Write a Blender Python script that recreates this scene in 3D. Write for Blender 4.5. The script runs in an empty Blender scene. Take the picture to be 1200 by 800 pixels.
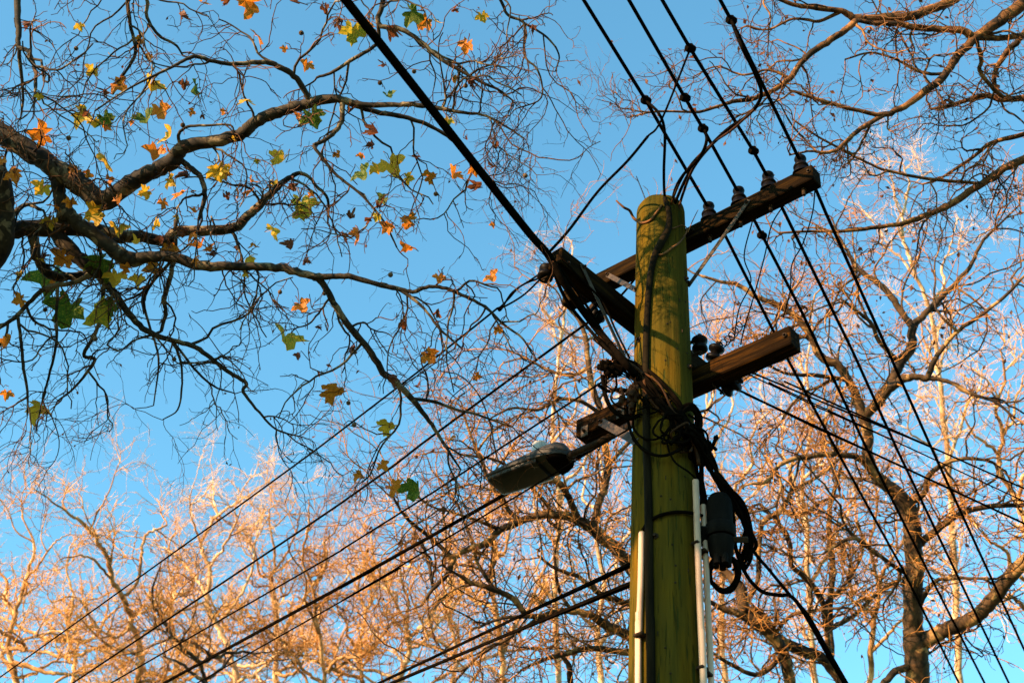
import bpy, math, random
import numpy as np
from mathutils import Matrix, Vector
rad = math.radians
rng = np.random.default_rng(7)
random.seed(7)
S = bpy.context.scene
COL = S.collection

# ---------------------------------------------------------------- camera
LENS, PITCH, ROLL = 50.0, rad(40), rad(4.27)
FPX = LENS / 36 * 1200
C0 = np.array([0, 0, 1.6])
FW = np.array([0, math.cos(PITCH), math.sin(PITCH)])
R0 = np.array([1.0, 0, 0]); U0 = np.array([0, -math.sin(PITCH), math.cos(PITCH)])
RT = math.cos(ROLL) * R0 + math.sin(ROLL) * U0
UP = math.cos(ROLL) * U0 - math.sin(ROLL) * R0
cd = bpy.data.cameras.new("camera"); cam = bpy.data.objects.new("camera", cd); COL.objects.link(cam)
cd.lens = LENS; cd.sensor_width = 36; cd.clip_end = 4000; cd.clip_start = 0.05
M = Matrix(((RT[0], UP[0], -FW[0], C0[0]), (RT[1], UP[1], -FW[1], C0[1]), (RT[2], UP[2], -FW[2], C0[2]), (0, 0, 0, 1)))
cam.matrix_world = M
cd.dof.use_dof = True; cd.dof.focus_distance = 8.3; cd.dof.aperture_fstop = 4.0
S.camera = cam

# ---------------------------------------------------------------- light
SUN_AZ, SUN_EL = rad(-122), rad(18)          # azimuth measured from +Y towards +X
sdir = Vector((math.sin(SUN_AZ) * math.cos(SUN_EL), math.cos(SUN_AZ) * math.cos(SUN_EL), math.sin(SUN_EL)))
w = bpy.data.worlds.new("World"); S.world = w; w.use_nodes = True
nt = w.node_tree; bg = nt.nodes["Background"]
sky = nt.nodes.new("ShaderNodeTexSky"); sky.sky_type = 'NISHITA'; sky.sun_disc = False
sky.sun_elevation = SUN_EL; sky.sun_rotation = SUN_AZ
sky.air_density = 1.0; sky.dust_density = 0.6; sky.ozone_density = 3.0
tint = nt.nodes.new("ShaderNodeMix"); tint.data_type = 'RGBA'; tint.blend_type = 'MULTIPLY'; tint.inputs[0].default_value = 1
tint.inputs[7].default_value = (.70, 1.12, .98, 1)      # the photograph's teal grade of the sky, the same all over
nt.links.new(sky.outputs[0], tint.inputs[6]); nt.links.new(tint.outputs[2], bg.inputs[0]); bg.inputs[1].default_value = 0.12
sl = bpy.data.lights.new("sun", 'SUN'); so = bpy.data.objects.new("sun", sl); COL.objects.link(so)
sl.energy = 4.9; sl.angle = rad(0.5); sl.color = (1.0, 0.66, 0.38)
so.rotation_euler = sdir.to_track_quat('Z', 'Y').to_euler(); so.location = (0, 0, 30)
S.view_settings.view_transform = 'Standard'; S.view_settings.look = 'None'
S.view_settings.exposure = 1.85; S.view_settings.gamma = 1.0
S.render.engine = 'CYCLES'
S.cycles.max_bounces = 5; S.cycles.transparent_max_bounces = 4

# ---------------------------------------------------------------- pixel <-> place helpers
def ray(x, y): return FW + (x - 600) / FPX * RT + (400 - y) / FPX * UP
def PD(x, y, d): return C0 + ray(x, y) * d
def PZ(x, y, z):
    r = ray(x, y); return C0 + r * ((z - C0[2]) / r[2])
def proj(p):
    q = np.asarray(p, float) - C0
    d = q @ FW
    return 600 + FPX * (q @ RT) / d, 400 - FPX * (q @ UP) / d, d
def unit(v):
    v = np.asarray(v, float); return v / (np.linalg.norm(v, axis=-1, keepdims=True) + 1e-12)

# ---------------------------------------------------------------- object helpers
def link(o, parent=None, kind=None, label=None, cat=None, group=None):
    COL.objects.link(o)
    if parent is not None: o.parent = parent
    if kind: o['kind'] = kind
    if label: o['label'] = label
    if cat: o['category'] = cat
    if group: o['group'] = group
    return o
def thing(name, loc, label, cat, group=None):
    o = bpy.data.objects.new(name, None); o.location = tuple(float(v) for v in loc)
    o.empty_display_size = 0.2
    return link(o, None, None, label, cat, group)
def mesh_np(name, V, faces, mat, smooth=True):
    me = bpy.data.meshes.new(name)
    V = np.asarray(V, np.float32)
    if isinstance(faces, np.ndarray):
        n, k = faces.shape
        me.vertices.add(len(V)); me.vertices.foreach_set('co', V.ravel())
        me.loops.add(n * k); me.loops.foreach_set('vertex_index', faces.astype(np.int32).ravel())
        me.polygons.add(n); me.polygons.foreach_set('loop_start', np.arange(0, n * k, k, dtype=np.int32))
        me.update(calc_edges=True)
    else:
        me.from_pydata([tuple(map(float, v)) for v in V], [], faces)
    if smooth: me.polygons.foreach_set('use_smooth', np.ones(len(me.polygons), bool))
    if mat is not None: me.materials.append(mat)
    return me
def obj(name, V, faces, mat, parent=None, M=None, smooth=True, **kw):
    """V in world coordinates (M None) or in the frame M."""
    V = np.asarray(V, float)
    base = np.array(parent.location) if parent is not None else np.zeros(3)
    if M is None:
        if parent is None:
            c = V.mean(0) if len(V) else np.zeros(3)
            me = mesh_np(name, V - c, faces, mat, smooth); o = bpy.data.objects.new(name, me); o.location = tuple(map(float, c))
        else:
            me = mesh_np(name, V - base, faces, mat, smooth); o = bpy.data.objects.new(name, me)
    else:
        me = mesh_np(name, V, faces, mat, smooth); o = bpy.data.objects.new(name, me)
        o.matrix_basis = Matrix.Translation(Vector([float(-b) for b in base])) @ M
    return link(o, parent, **kw)

class MB:
    """collects shapes into one mesh"""
    def __init__(s): s.V = []; s.F = []; s.n = 0
    def add(s, V, F):
        s.V.append(np.asarray(V, float)); s.F += [tuple(int(i) + s.n for i in f) for f in F]; s.n += len(V); return s
    def box(s, c, d, Rm=None, bev=0.0):
        c = np.asarray(c, float); d = np.asarray(d, float) / 2
        b = min(bev, d.min() * .9)
        if b <= 0:
            V = np.array([[x, y, z] for x in (-1, 1) for y in (-1, 1) for z in (-1, 1)]) * d
            F = [(0, 1, 3, 2), (4, 6, 7, 5), (0, 4, 5, 1), (2, 3, 7, 6), (0, 2, 6, 4), (1, 5, 7, 3)]
        else:
            V = []; 
            for x in (-1, 1):
                for y in (-1, 1):
                    for z in (-1, 1):
                        V += [[x * d[0], y * (d[1] - b), z * (d[2] - b)], [x * (d[0] - b), y * d[1], z * (d[2] - b)], [x * (d[0] - b), y * (d[1] - b), z * d[2]]]
            V = np.array(V)
            ix = lambda x, y, z, a: ((x * 2 + y) * 2 + z) * 3 + a
            F = []
            for x in (0, 1): F.append((ix(x, 0, 0, 0), ix(x, 0, 1, 0), ix(x, 1, 1, 0), ix(x, 1, 0, 0)))
            for y in (0, 1): F.append((ix(0, y, 0, 1), ix(0, y, 1, 1), ix(1, y, 1, 1), ix(1, y, 0, 1)))
            for z in (0, 1): F.append((ix(0, 0, z, 2), ix(0, 1, z, 2), ix(1, 1, z, 2), ix(1, 0, z, 2)))
            for x in (0, 1):
                for y in (0, 1): F.append((ix(x, y, 0, 0), ix(x, y, 1, 0), ix(x, y, 1, 1), ix(x, y, 0, 1)))
                for z in (0, 1): F.append((ix(x, 0, z, 0), ix(x, 1, z, 0), ix(x, 1, z, 2), ix(x, 0, z, 2)))
            for y in (0, 1):
                for z in (0, 1): F.append((ix(0, y, z, 1), ix(1, y, z, 1), ix(1, y, z, 2), ix(0, y, z, 2)))
            for x in (0, 1):
                for y in (0, 1):
                    for z in (0, 1): F.append((ix(x, y, z, 0), ix(x, y, z, 1), ix(x, y, z, 2)))
        if Rm is not None: V = V @ np.asarray(Rm, float).T
        return s.add(V + c, F)
    def lathe(s, prof, c, ax=(0, 0, 1), n=20):
        """prof: list of (r, h) along axis"""
        ax = unit(ax); a = unit(np.cross(ax, [0.3, 0.9, 0.1] if abs(ax[1]) < .9 else [1, 0, 0])); b = np.cross(ax, a)
        V = []; F = []
        for r, h in prof:
            for k in range(n):
                t = 2 * math.pi * k / n
                V.append(np.asarray(c) + ax * h + (a * math.cos(t) + b * math.sin(t)) * max(r, 1e-4))
        for i in range(len(prof) - 1):
            for k in range(n):
                F.append((i * n + k, i * n + (k + 1) % n, (i + 1) * n + (k + 1) % n, (i + 1) * n + k))
        F.append(tuple(range(n))[::-1]); F.append(tuple((len(prof) - 1) * n + k for k in range(n)))
        return s.add(V, F)
    def tube(s, pts, r, n=8, res=6, smooth=True):
        V, F = tube(pts, r, n, res, smooth); return s.add(V, F)
    def build(s, name, mat, parent=None, smooth=False, M=None, auto=None, **kw):
        o = obj(name, np.concatenate(s.V), s.F, mat, parent, M, smooth=False, **kw)
        if smooth or auto:
            me = o.data; me.polygons.foreach_set('use_smooth', np.ones(len(me.polygons), bool))
            try: me.set_sharp_from_angle(angle=rad(auto or 40))
            except Exception: pass
        return o

def catmull(P, R, res):
    P = np.asarray(P, float); R = np.asarray(R, float)
    if len(P) < 3:
        t = np.linspace(0, 1, res + 1)[:, None]
        return P[0] + (P[-1] - P[0]) * t, R[0] + (R[-1] - R[0]) * t[:, 0]
    Q = np.vstack([2 * P[0] - P[1], P, 2 * P[-1] - P[-2]]); out = []; ro = []
    for i in range(1, len(Q) - 2):
        p0, p1, p2, p3 = Q[i - 1:i + 3]
        for t in np.arange(0, 1, 1 / res):
            out.append(.5 * ((2 * p1) + (-p0 + p2) * t + (2 * p0 - 5 * p1 + 4 * p2 - p3) * t * t + (-p0 + 3 * p1 - 3 * p2 + p3) * t ** 3))
            ro.append(R[i - 1] * (1 - t) + R[i] * t)
    out.append(P[-1]); ro.append(R[-1])
    return np.array(out), np.array(ro)
def tube(P, R, n=8, res=6, smooth=True):
    P = np.asarray(P, float)
    R = np.full(len(P), R, float) if np.isscalar(R) else np.asarray(R, float)
    if smooth: P, R = catmull(P, R, res)
    T = unit(np.gradient(P, axis=0))
    a = unit(np.cross(T[0], [0.31, 0.2, 0.93]))
    V = []
    ang = np.arange(n) * 2 * math.pi / n
    for i in range(len(P)):
        a = unit(a - T[i] * (a @ T[i])); b = np.cross(T[i], a)
        V.append(P[i] + R[i] * (np.cos(ang)[:, None] * a + np.sin(ang)[:, None] * b))
    V = np.concatenate(V)
    F = []
    for i in range(len(P) - 1):
        for k in range(n):
            F.append((i * n + k, i * n + (k + 1) % n, (i + 1) * n + (k + 1) % n, (i + 1) * n + k))
    F.append(tuple(range(n))[::-1]); F.append(tuple((len(P) - 1) * n + k for k in range(n)))
    return V, F

# ---------------------------------------------------------------- materials
def mat(name):
    m = bpy.data.materials.new(name); m.use_nodes = True
    return m, m.node_tree, m.node_tree.nodes['Principled BSDF']
def N(nt, t, **kw):
    n = nt.nodes.new(t)
    for k, v in kw.items():
        if k in n.inputs: n.inputs[k].default_value = v
        else: setattr(n, k, v)
    return n
def ramp(nt, fac, stops):
    r = nt.nodes.new('ShaderNodeValToRGB'); e = r.color_ramp.elements
    e[0].position, e[0].color = stops[0][0], (*stops[0][1], 1)
    e[1].position, e[1].color = stops[-1][0], (*stops[-1][1], 1)
    for p, c in stops[1:-1]:
        k = e.new(p); k.color = (*c, 1)
    nt.links.new(fac, r.inputs[0]); return r.outputs[0]
def noisy(name, stops, scale=(8, 8, 8), detail=4, rough=.7, bump=.3, metallic=0, nscale=1.0, bscale=None, bdist=.01, coord='Object', dist=0.0, spec=.3):
    m, nt, p = mat(name)
    tc = N(nt, 'ShaderNodeTexCoord'); mp = N(nt, 'ShaderNodeMapping'); mp.inputs['Scale'].default_value = scale
    nt.links.new(tc.outputs[coord], mp.inputs[0])
    no = N(nt, 'ShaderNodeTexNoise', Scale=nscale, Detail=detail, Roughness=.6, Distortion=dist)
    nt.links.new(mp.outputs[0], no.inputs['Vector'])
    c = ramp(nt, no.outputs[0], stops); nt.links.new(c, p.inputs['Base Color'])
    p.inputs['Roughness'].default_value = rough; p.inputs['Metallic'].default_value = metallic
    p.inputs['Specular IOR Level'].default_value = spec
    if bump:
        n2 = N(nt, 'ShaderNodeTexNoise', Scale=bscale or 3.0, Detail=6.0); nt.links.new(mp.outputs[0], n2.inputs['Vector'])
        b = N(nt, 'ShaderNodeBump', Strength=bump, Distance=bdist); nt.links.new(n2.outputs[0], b.inputs['Height'])
        nt.links.new(b.outputs[0], p.inputs['Normal'])
    return m

def pole_mat():
    m, nt, p = mat('mossy_timber')
    tc = N(nt, 'ShaderNodeTexCoord')
    mp = N(nt, 'ShaderNodeMapping'); mp.inputs['Scale'].default_value = (38, 38, 1.6); nt.links.new(tc.outputs['Object'], mp.inputs[0])
    gr = N(nt, 'ShaderNodeTexNoise', Scale=1.0, Detail=6.0, Roughness=.65); nt.links.new(mp.outputs[0], gr.inputs['Vector'])
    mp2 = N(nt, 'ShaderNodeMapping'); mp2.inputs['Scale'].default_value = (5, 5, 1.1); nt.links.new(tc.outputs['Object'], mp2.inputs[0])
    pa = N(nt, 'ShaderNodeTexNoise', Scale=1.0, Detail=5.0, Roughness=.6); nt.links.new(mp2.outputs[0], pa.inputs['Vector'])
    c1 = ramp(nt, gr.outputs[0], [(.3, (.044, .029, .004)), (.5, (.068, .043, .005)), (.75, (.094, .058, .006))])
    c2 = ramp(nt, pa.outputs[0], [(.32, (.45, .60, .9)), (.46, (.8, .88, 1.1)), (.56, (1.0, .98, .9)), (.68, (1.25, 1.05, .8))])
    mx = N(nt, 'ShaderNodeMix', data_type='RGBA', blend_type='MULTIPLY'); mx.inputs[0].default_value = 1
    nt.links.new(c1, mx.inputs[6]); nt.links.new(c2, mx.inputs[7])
    # drying cracks: long, thin, dark
    mp3 = N(nt, 'ShaderNodeMapping'); mp3.inputs['Scale'].default_value = (70, 70, 4.2); nt.links.new(tc.outputs['Object'], mp3.inputs[0])
    cr = N(nt, 'ShaderNodeTexNoise', Scale=1.0, Detail=2.0, Roughness=.5); nt.links.new(mp3.outputs[0], cr.inputs['Vector'])
    cf = ramp(nt, cr.outputs[0], [(.0, (0, 0, 0)), (.62, (0, 0, 0)), (.66, (1, 1, 1)), (1, (1, 1, 1))])
    mx2 = N(nt, 'ShaderNodeMix', data_type='RGBA'); nt.links.new(cf, mx2.inputs[0]); nt.links.new(mx.outputs[2], mx2.inputs[6])
    mx2.inputs[7].default_value = (.03, .03, .006, 1)
    nt.links.new(mx2.outputs[2], p.inputs['Base Color'])
    p.inputs['Roughness'].default_value = .95; p.inputs['Specular IOR Level'].default_value = .01
    ad = N(nt, 'ShaderNodeMath', operation='SUBTRACT'); nt.links.new(gr.outputs[0], ad.inputs[0]); nt.links.new(cf, ad.inputs[1])
    b = N(nt, 'ShaderNodeBump', Strength=1.0, Distance=.006); nt.links.new(ad.outputs[0], b.inputs['Height']); nt.links.new(b.outputs[0], p.inputs['Normal'])
    return m
def bark_mat(name, dark, mid, light, sc=9.0):
    """flaking plane bark: sharp edged patches"""
    m, nt, p = mat(name)
    tc = N(nt, 'ShaderNodeTexCoord')
    n1 = N(nt, 'ShaderNodeTexNoise', Scale=sc, Detail=3.0, Roughness=.55, Distortion=.6); nt.links.new(tc.outputs['Object'], n1.inputs['Vector'])
    n2 = N(nt, 'ShaderNodeTexNoise', Scale=sc * 6, Detail=4.0); nt.links.new(tc.outputs['Object'], n2.inputs['Vector'])
    c1 = ramp(nt, n1.outputs[0], [(.40, dark), (.47, mid), (.56, mid), (.60, light)])
    c2 = ramp(nt, n2.outputs[0], [(.3, (.6, .6, .6)), (.7, (1.15, 1.15, 1.15))])
    mx = N(nt, 'ShaderNodeMix', data_type='RGBA', blend_type='MULTIPLY'); mx.inputs[0].default_value = 1
    nt.links.new(c1, mx.inputs[6]); nt.links.new(c2, mx.inputs[7]); nt.links.new(mx.outputs[2], p.inputs['Base Color'])
    p.inputs['Roughness'].default_value = .8; p.inputs['Specular IOR Level'].default_value = .2
    b = N(nt, 'ShaderNodeBump', Strength=.5, Distance=.01); nt.links.new(n1.outputs[0], b.inputs['Height']); nt.links.new(b.outputs[0], p.inputs['Normal'])
    return m
def leaf_mat(name, a, b, spot):
    m, nt, p = mat(name)
    tc = N(nt, 'ShaderNodeTexCoord'); oi = N(nt, 'ShaderNodeObjectInfo')
    va = N(nt, 'ShaderNodeVectorMath', operation='ADD'); nt.links.new(tc.outputs['Object'], va.inputs[0]); nt.links.new(oi.outputs['Location'], va.inputs[1])
    n1 = N(nt, 'ShaderNodeTexNoise', Scale=16.0, Detail=3.0); nt.links.new(va.outputs[0], n1.inputs['Vector'])
    c = ramp(nt, n1.outputs[0], [(.38, a), (.56, b), (.72, spot)])
    nt.links.new(c, p.inputs['Base Color']); p.inputs['Roughness'].default_value = .55; p.inputs['Specular IOR Level'].default_value = .25
    tr = N(nt, 'ShaderNodeBsdfTranslucent'); nt.links.new(c, tr.inputs[0])
    ms = N(nt, 'ShaderNodeMixShader'); ms.inputs[0].default_value = .5
    nt.links.new(p.outputs[0], ms.inputs[1]); nt.links.new(tr.outputs[0], ms.inputs[2])
    nt.links.new(ms.outputs[0], nt.nodes['Material Output'].inputs[0])
    return m

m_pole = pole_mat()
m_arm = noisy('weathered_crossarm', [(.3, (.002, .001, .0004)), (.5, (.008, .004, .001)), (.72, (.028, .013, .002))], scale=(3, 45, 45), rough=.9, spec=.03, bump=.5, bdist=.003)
m_arm_lit = noisy('sunlit_tint_crossarm', [(.3, (.002, .001, .0004)), (.52, (.010, .0045, .001)), (.68, (.045, .017, .002)), (.8, (.085, .034, .004))], scale=(3, 45, 45), rough=.9, spec=.03, bump=.5, bdist=.003)  # orange sunlight on the lower arm is put into this wood colour
m_black = noisy('black_cable_sheath', [(.3, (.002, .0016, .0012)), (.7, (.006, .004, .0025))], scale=(30, 30, 30), rough=.95, bump=0, spec=.0)
m_closure = noisy('black_closure_plastic', [(.3, (.003, .0026, .002)), (.7, (.008, .0065, .005))], scale=(14, 14, 5), rough=.8, bump=.1, spec=.03)
m_cable2 = noisy('brown_cable_sheath', [(.3, (.012, .005, .0015)), (.7, (.05, .019, .005))], scale=(30, 30, 30), rough=.6, bump=.1, spec=.06)
m_brown = noisy('faded_riser_cable', [(.3, (.004, .0025, .001)), (.7, (.014, .009, .003))], scale=(20, 20, 3), rough=.8, bump=.2, spec=.04)
m_ins = noisy('glazed_brown_porcelain', [(.3, (.002, .0013, .001)), (.7, (.005, .003, .002))], scale=(12, 12, 12), rough=.45, bump=.05, spec=.06)
m_steel = noisy('galvanised_steel', [(.3, (.030, .021, .014)), (.7, (.085, .058, .036))], scale=(12, 12, 12), rough=.6, bump=.15, metallic=.2, spec=.1)
m_bolt = noisy('rusty_steel', [(.3, (.010, .006, .003)), (.7, (.04, .022, .011))], scale=(40, 40, 40), rough=.8, bump=.3, metallic=.2, spec=.1)
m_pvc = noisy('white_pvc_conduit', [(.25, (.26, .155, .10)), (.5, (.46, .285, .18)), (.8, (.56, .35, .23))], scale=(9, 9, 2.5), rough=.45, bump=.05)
m_lamp = noisy('grey_lamp_housing', [(.3, (.040, .036, .032)), (.7, (.066, .059, .052))], scale=(12, 12, 12), rough=.7, bump=.08, spec=.1)
m_lens = noisy('dirty_lamp_lens', [(.3, (.006, .005, .004)), (.7, (.016, .012, .009))], scale=(9, 9, 9), rough=.35, bump=.1, spec=.2)
m_cell = noisy('photocell_plastic', [(.3, (.40, .34, .28)), (.7, (.55, .46, .38))], scale=(20, 20, 20), rough=.4, bump=.02)
m_bark_dark = bark_mat('plane_bark_near', (.010, .007, .004), (.032, .022, .011), (.17, .125, .068), 8)  # shade over the near limbs is put into these dark bark tones
m_bark_mid = bark_mat('plane_bark_middle', (.018, .010, .004), (.065, .033, .012), (.30, .16, .055), 4)  # partial shade and sunlit patches are mixed into these bark tones
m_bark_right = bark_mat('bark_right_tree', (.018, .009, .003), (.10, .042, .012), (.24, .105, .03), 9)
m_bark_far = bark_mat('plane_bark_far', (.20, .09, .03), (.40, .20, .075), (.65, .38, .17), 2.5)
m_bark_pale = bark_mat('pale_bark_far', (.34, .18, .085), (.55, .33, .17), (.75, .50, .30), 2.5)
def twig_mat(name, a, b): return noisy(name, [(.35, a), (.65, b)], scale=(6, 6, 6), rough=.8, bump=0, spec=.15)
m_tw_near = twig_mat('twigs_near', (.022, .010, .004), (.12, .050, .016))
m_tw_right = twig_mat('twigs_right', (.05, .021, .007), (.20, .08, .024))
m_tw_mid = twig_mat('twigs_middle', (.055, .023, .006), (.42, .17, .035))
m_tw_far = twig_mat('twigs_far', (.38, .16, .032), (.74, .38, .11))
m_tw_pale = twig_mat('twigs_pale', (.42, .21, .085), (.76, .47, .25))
LM = {'g': leaf_mat('leaf_green', (.035, .075, .008), (.09, .13, .012), (.30, .24, .02)),
      'h': leaf_mat('leaf_green_gold', (.16, .19, .015), (.50, .34, .02), (.45, .17, .012)),
      'y': leaf_mat('leaf_yellow', (.55, .34, .02), (.65, .36, .025), (.42, .14, .012)),
      'o': leaf_mat('leaf_orange', (.60, .22, .015), (.50, .13, .01), (.24, .06, .01)),
      'b': leaf_mat('leaf_brown', (.16, .05, .014), (.10, .032, .012), (.22, .07, .015))}
m_ball = noisy('seed_ball_skin', [(.3, (.05, .028, .014)), (.7, (.14, .08, .035))], scale=(60, 60, 60), rough=.9, bump=.8, bdist=.004)
m_ground = noisy('verge_grass', [(.3, (.03, .04, .012)), (.6, (.07, .075, .02)), (.8, (.10, .08, .03))], scale=(1.5, 1.5, 1.5), rough=.95, bump=.4, bdist=.05)

# ---------------------------------------------------------------- ground
k = 24; gx = np.linspace(-600, 600, k + 1)
gv = np.array([[x, y, 0] for y in gx for x in gx]); 
gf = np.array([[j * (k + 1) + i, j * (k + 1) + i + 1, (j + 1) * (k + 1) + i + 1, (j + 1) * (k + 1) + i] for j in range(k) for i in range(k)])
obj('ground', gv, gf, m_ground, None, kind='structure')

# ---------------------------------------------------------------- out of frame, towards the sun: the evergreen trees added to cast shade on the pole
def shadecaster(c, rx, rz, n_, label):
    sd = np.array(sdir); hx = unit(np.array([sd[1], -sd[0], 0])); t = thing('added_shade_tree', (c[0], c[1], 0), label, 'tree')
    V, F = tube([[c[0], c[1], -.1], [c[0] + .1, c[1], c[2] * .5], [c[0], c[1], c[2]]], [.22, .16, .07], 10, 6); obj('trunk', V, F, m_bark_mid, t)
    q = unit(rng.normal(0, 1, (n_, 3))) * (rng.uniform(0, 1, (n_, 1)) ** .4) * (1 + .22 * np.sin(rng.uniform(0, 6, (n_, 1))))
    q = c + q[:, :1] * hx * rx + q[:, 1:2] * unit(np.cross(hx, up0)) * .3 + q[:, 2:] * up0 * rz
    a = unit(rng.normal(0, 1, (n_, 3))); b = unit(np.cross(a, rng.normal(0, 1, (n_, 3)))); s_ = rng.uniform(.07, .15, (n_, 1))
    V = np.stack([q, q + a * s_ + b * s_ * .5, q + a * s_ * 2, q + a * s_ - b * s_ * .5], 1).reshape(-1, 3)
    obj('crown', V, np.arange(n_ * 4).reshape(-1, 4), LM['g'], t, smooth=False, kind='stuff')
up0 = np.array([0, 0, 1.0])
def sun_from(z, dist):
    return np.array([.76, 5.85, z]) + np.array(sdir) * dist / math.cos(SUN_EL)
shadecaster(sun_from(5.80, 9), 2.2, .27, 9000, 'evergreen tree added out of frame to the left to shade the middle of the pole')
shadecaster(sun_from(3.72, 9), 2.6, .72, 12000, 'lower evergreen tree added out of frame to the left to shade the pole foot')

# ================================================================ UTILITY POLE
PA = PD(774, 240, 8.66); TOPZ = PA[2] - .058
AX = np.array([PA[0], PA[1], 0.0])
def pole_r(z): return 0.1445 + (TOPZ - z) * 0.0118
def DP(y):
    """depth of the pole's axis at picture row y"""
    best = min(((abs(proj([AX[0], AX[1], z])[1] - y), z) for z in np.arange(2.5, TOPZ + 1.5, .01)))
    z = best[1]; return proj([AX[0], AX[1], z])[2]
DPC = {y: DP(y) for y in range(200, 840, 10)}
def PF(x, y, off=0.0):
    """place at picture point, just in front of the pole skin (off = further out, towards the lens)"""
    r_ = ray(x, y); o_ = C0[:2] - AX[:2]; d = DPC[int(min(max(y, 200), 829) // 10 * 10)]
    R_ = pole_r(C0[2] + r_[2] * d) + off
    a = r_[:2] @ r_[:2]; b = 2 * o_ @ r_[:2]; c = o_ @ o_ - R_ * R_; q = b * b - 4 * a * c
    return C0 + r_ * ((-b - math.sqrt(q)) / (2 * a) if q > 0 else -b / (2 * a))
pole = thing('utility_pole', AX, 'mossy green timber utility pole carrying crossarms, braces and white conduits', 'utility pole')
n = 64; zs = np.concatenate([np.linspace(0, 4, 12), np.linspace(4.15, TOPZ - .02, 60)]); V = []
for z in zs:
    for a in range(n):
        t = 2 * math.pi * a / n
        r = pole_r(z) * (1 + .006 * math.sin(3 * t + z * .8) + .004 * math.sin(11 * t + 1.3 * z) + .003 * math.sin(23 * t - .7 * z))
        V.append((AX[0] + r * math.cos(t), AX[1] + r * math.sin(t), z))
for dz, s in ((0, .985), (.012, .93), (.016, .6), (.013, .02)):
    for a in range(n):
        t = 2 * math.pi * a / n; r = pole_r(TOPZ) * s
        V.append((AX[0] + r * math.cos(t), AX[1] + r * math.sin(t), TOPZ + dz + .004 * math.sin(5 * t)))
nr = len(V) // n
F = [(i * n + k_, i * n + (k_ + 1) % n, (i + 1) * n + (k_ + 1) % n, (i + 1) * n + k_) for i in range(nr - 1) for k_ in range(n)]
F.append(tuple((nr - 1) * n + k_ for k_ in range(n)))
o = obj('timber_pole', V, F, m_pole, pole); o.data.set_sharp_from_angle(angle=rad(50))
# knot near the top
kb = MB(); kp = PF(756, 250, -.003); out = unit(np.array([kp[0] - AX[0], kp[1] - AX[1], 0]))
kb.lathe([(.030, -.01), (.024, .004), (.020, .001), (.014, .004), (.008, .001), (.002, .003)], kp, out, 14); kb.build('knot', m_pole, pole, smooth=True)

def solve_arm(pL, pR, off):
    """horizontal beam through two picture points, its centre line `off` from the pole axis on the far side"""
    def dist(z):
        a, b = PZ(*pL, z), PZ(*pR, z); d = unit((b - a)[:2]); nrm = np.array([-d[1], d[0]])
        s = (a[:2] - AX[:2]) @ nrm
        if nrm @ np.array([AX[0], AX[1]]) < 0: s = -s
        return s
    zz = np.linspace(3, TOPZ + 1, 900); vals = [abs(dist(z) - off) for z in zz]
    z = zz[int(np.argmin(vals))]
    return PZ(*pL, z), PZ(*pR, z)
def beam(name, a, b, wd, ht, m, bev=.006, label=None):
    c = (a + b) / 2; x = unit(b - a); z = np.array([0, 0, 1.0]); y = unit(np.cross(z, x)); z = np.cross(x, y)
    Mx = Matrix(((x[0], y[0], z[0], c[0]), (x[1], y[1], z[1], c[1]), (x[2], y[2], z[2], c[2]), (0, 0, 0, 1)))
    return MB().box((0, 0, 0), (np.linalg.norm(b - a), wd, ht), None, bev).build(name, m, pole, M=Mx, label=label), x, y
aL, aR = solve_arm((664, 353), (957, 206), .145 + .052)
bL, bR = solve_arm((681, 507), (932, 397), .15 + .058)
cL, cR = solve_arm((650, 302), (828, 442), .15 + .05)
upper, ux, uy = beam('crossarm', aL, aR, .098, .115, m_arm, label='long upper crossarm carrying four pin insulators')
lower, lx, ly = beam('crossarm', bL, bR, .105, .128, m_arm_lit, label='lower crossarm with the sunlit orange face')
side, sx, sy = beam('crossarm', cL, cR, .098, .12, m_arm, label='dark crossarm pointing out to the left')
print('arms z', aL[2], bL[2], cL[2], 'len', np.linalg.norm(aL - aR), np.linalg.norm(bL - bR), np.linalg.norm(cL - cR), 'az', ux, lx, sx)

def on_arm(a, b, px):
    best = min((abs(proj(a + (b - a) * t)[0] - px), t) for t in np.linspace(0, 1, 400)); return a + (b - a) * best[1]
INS = []
up = np.array([0, 0, 1.0])
ins_prof = [(.013, -.004), (.040, -.012), (.053, -.010), (.054, -.002), (.047, .012), (.040, .030), (.038, .040), (.045, .044), (.046, .052), (.040, .066), (.030, .084), (.026, .092), (.026, .100), (.033, .106), (.036, .118), (.033, .130), (.024, .138), (.003, .140)]
for px in (832, 867, 902, 941):
    base = on_arm(aL, aR, px) + up * .0575
    pb = MB(); pb.lathe([(.011, -.16), (.011, .05)], base, up, 10); pb.lathe([(.02, 0), (.02, .008)], base, up, 6); pb.lathe([(.017, -.125), (.017, -.105)], base, up, 6)
    pin = pb.build('insulator_pin', m_bolt, pole, smooth=True)
    MB().lathe(ins_prof, base + up * .022, up, 24).build('insulator', m_ins, pole, smooth=True, auto=55)
    INS.append(base + up * (.022 + .100))
def strap(name, p, q, wd, th, nrm, m=m_steel, bolts=True):
    x = unit(q - p); nn = unit(np.asarray(nrm, float)); nn = unit(nn - x * (nn @ x)); y = np.cross(nn, x)
    Rm = np.stack([x, y, nn], 1); b = MB().box((p + q) / 2, (np.linalg.norm(q - p), wd, th), Rm, .002)
    o = b.build(name, m, pole)
    if bolts:
        for e in (p + x * .025, q - x * .025):
            MB().lathe([(.013, -.004), (.013, .008), (.007, .009), (.007, .02)], e + nn * th / 2, nn, 6).build('bolt', m_bolt, pole)
    return o
front = -uy if (-uy) @ (C0 - AX) > 0 else uy       # the face of the long arms that looks at the street
sfront = -sy if (-sy) @ (C0 - AX) > 0 else sy
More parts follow.
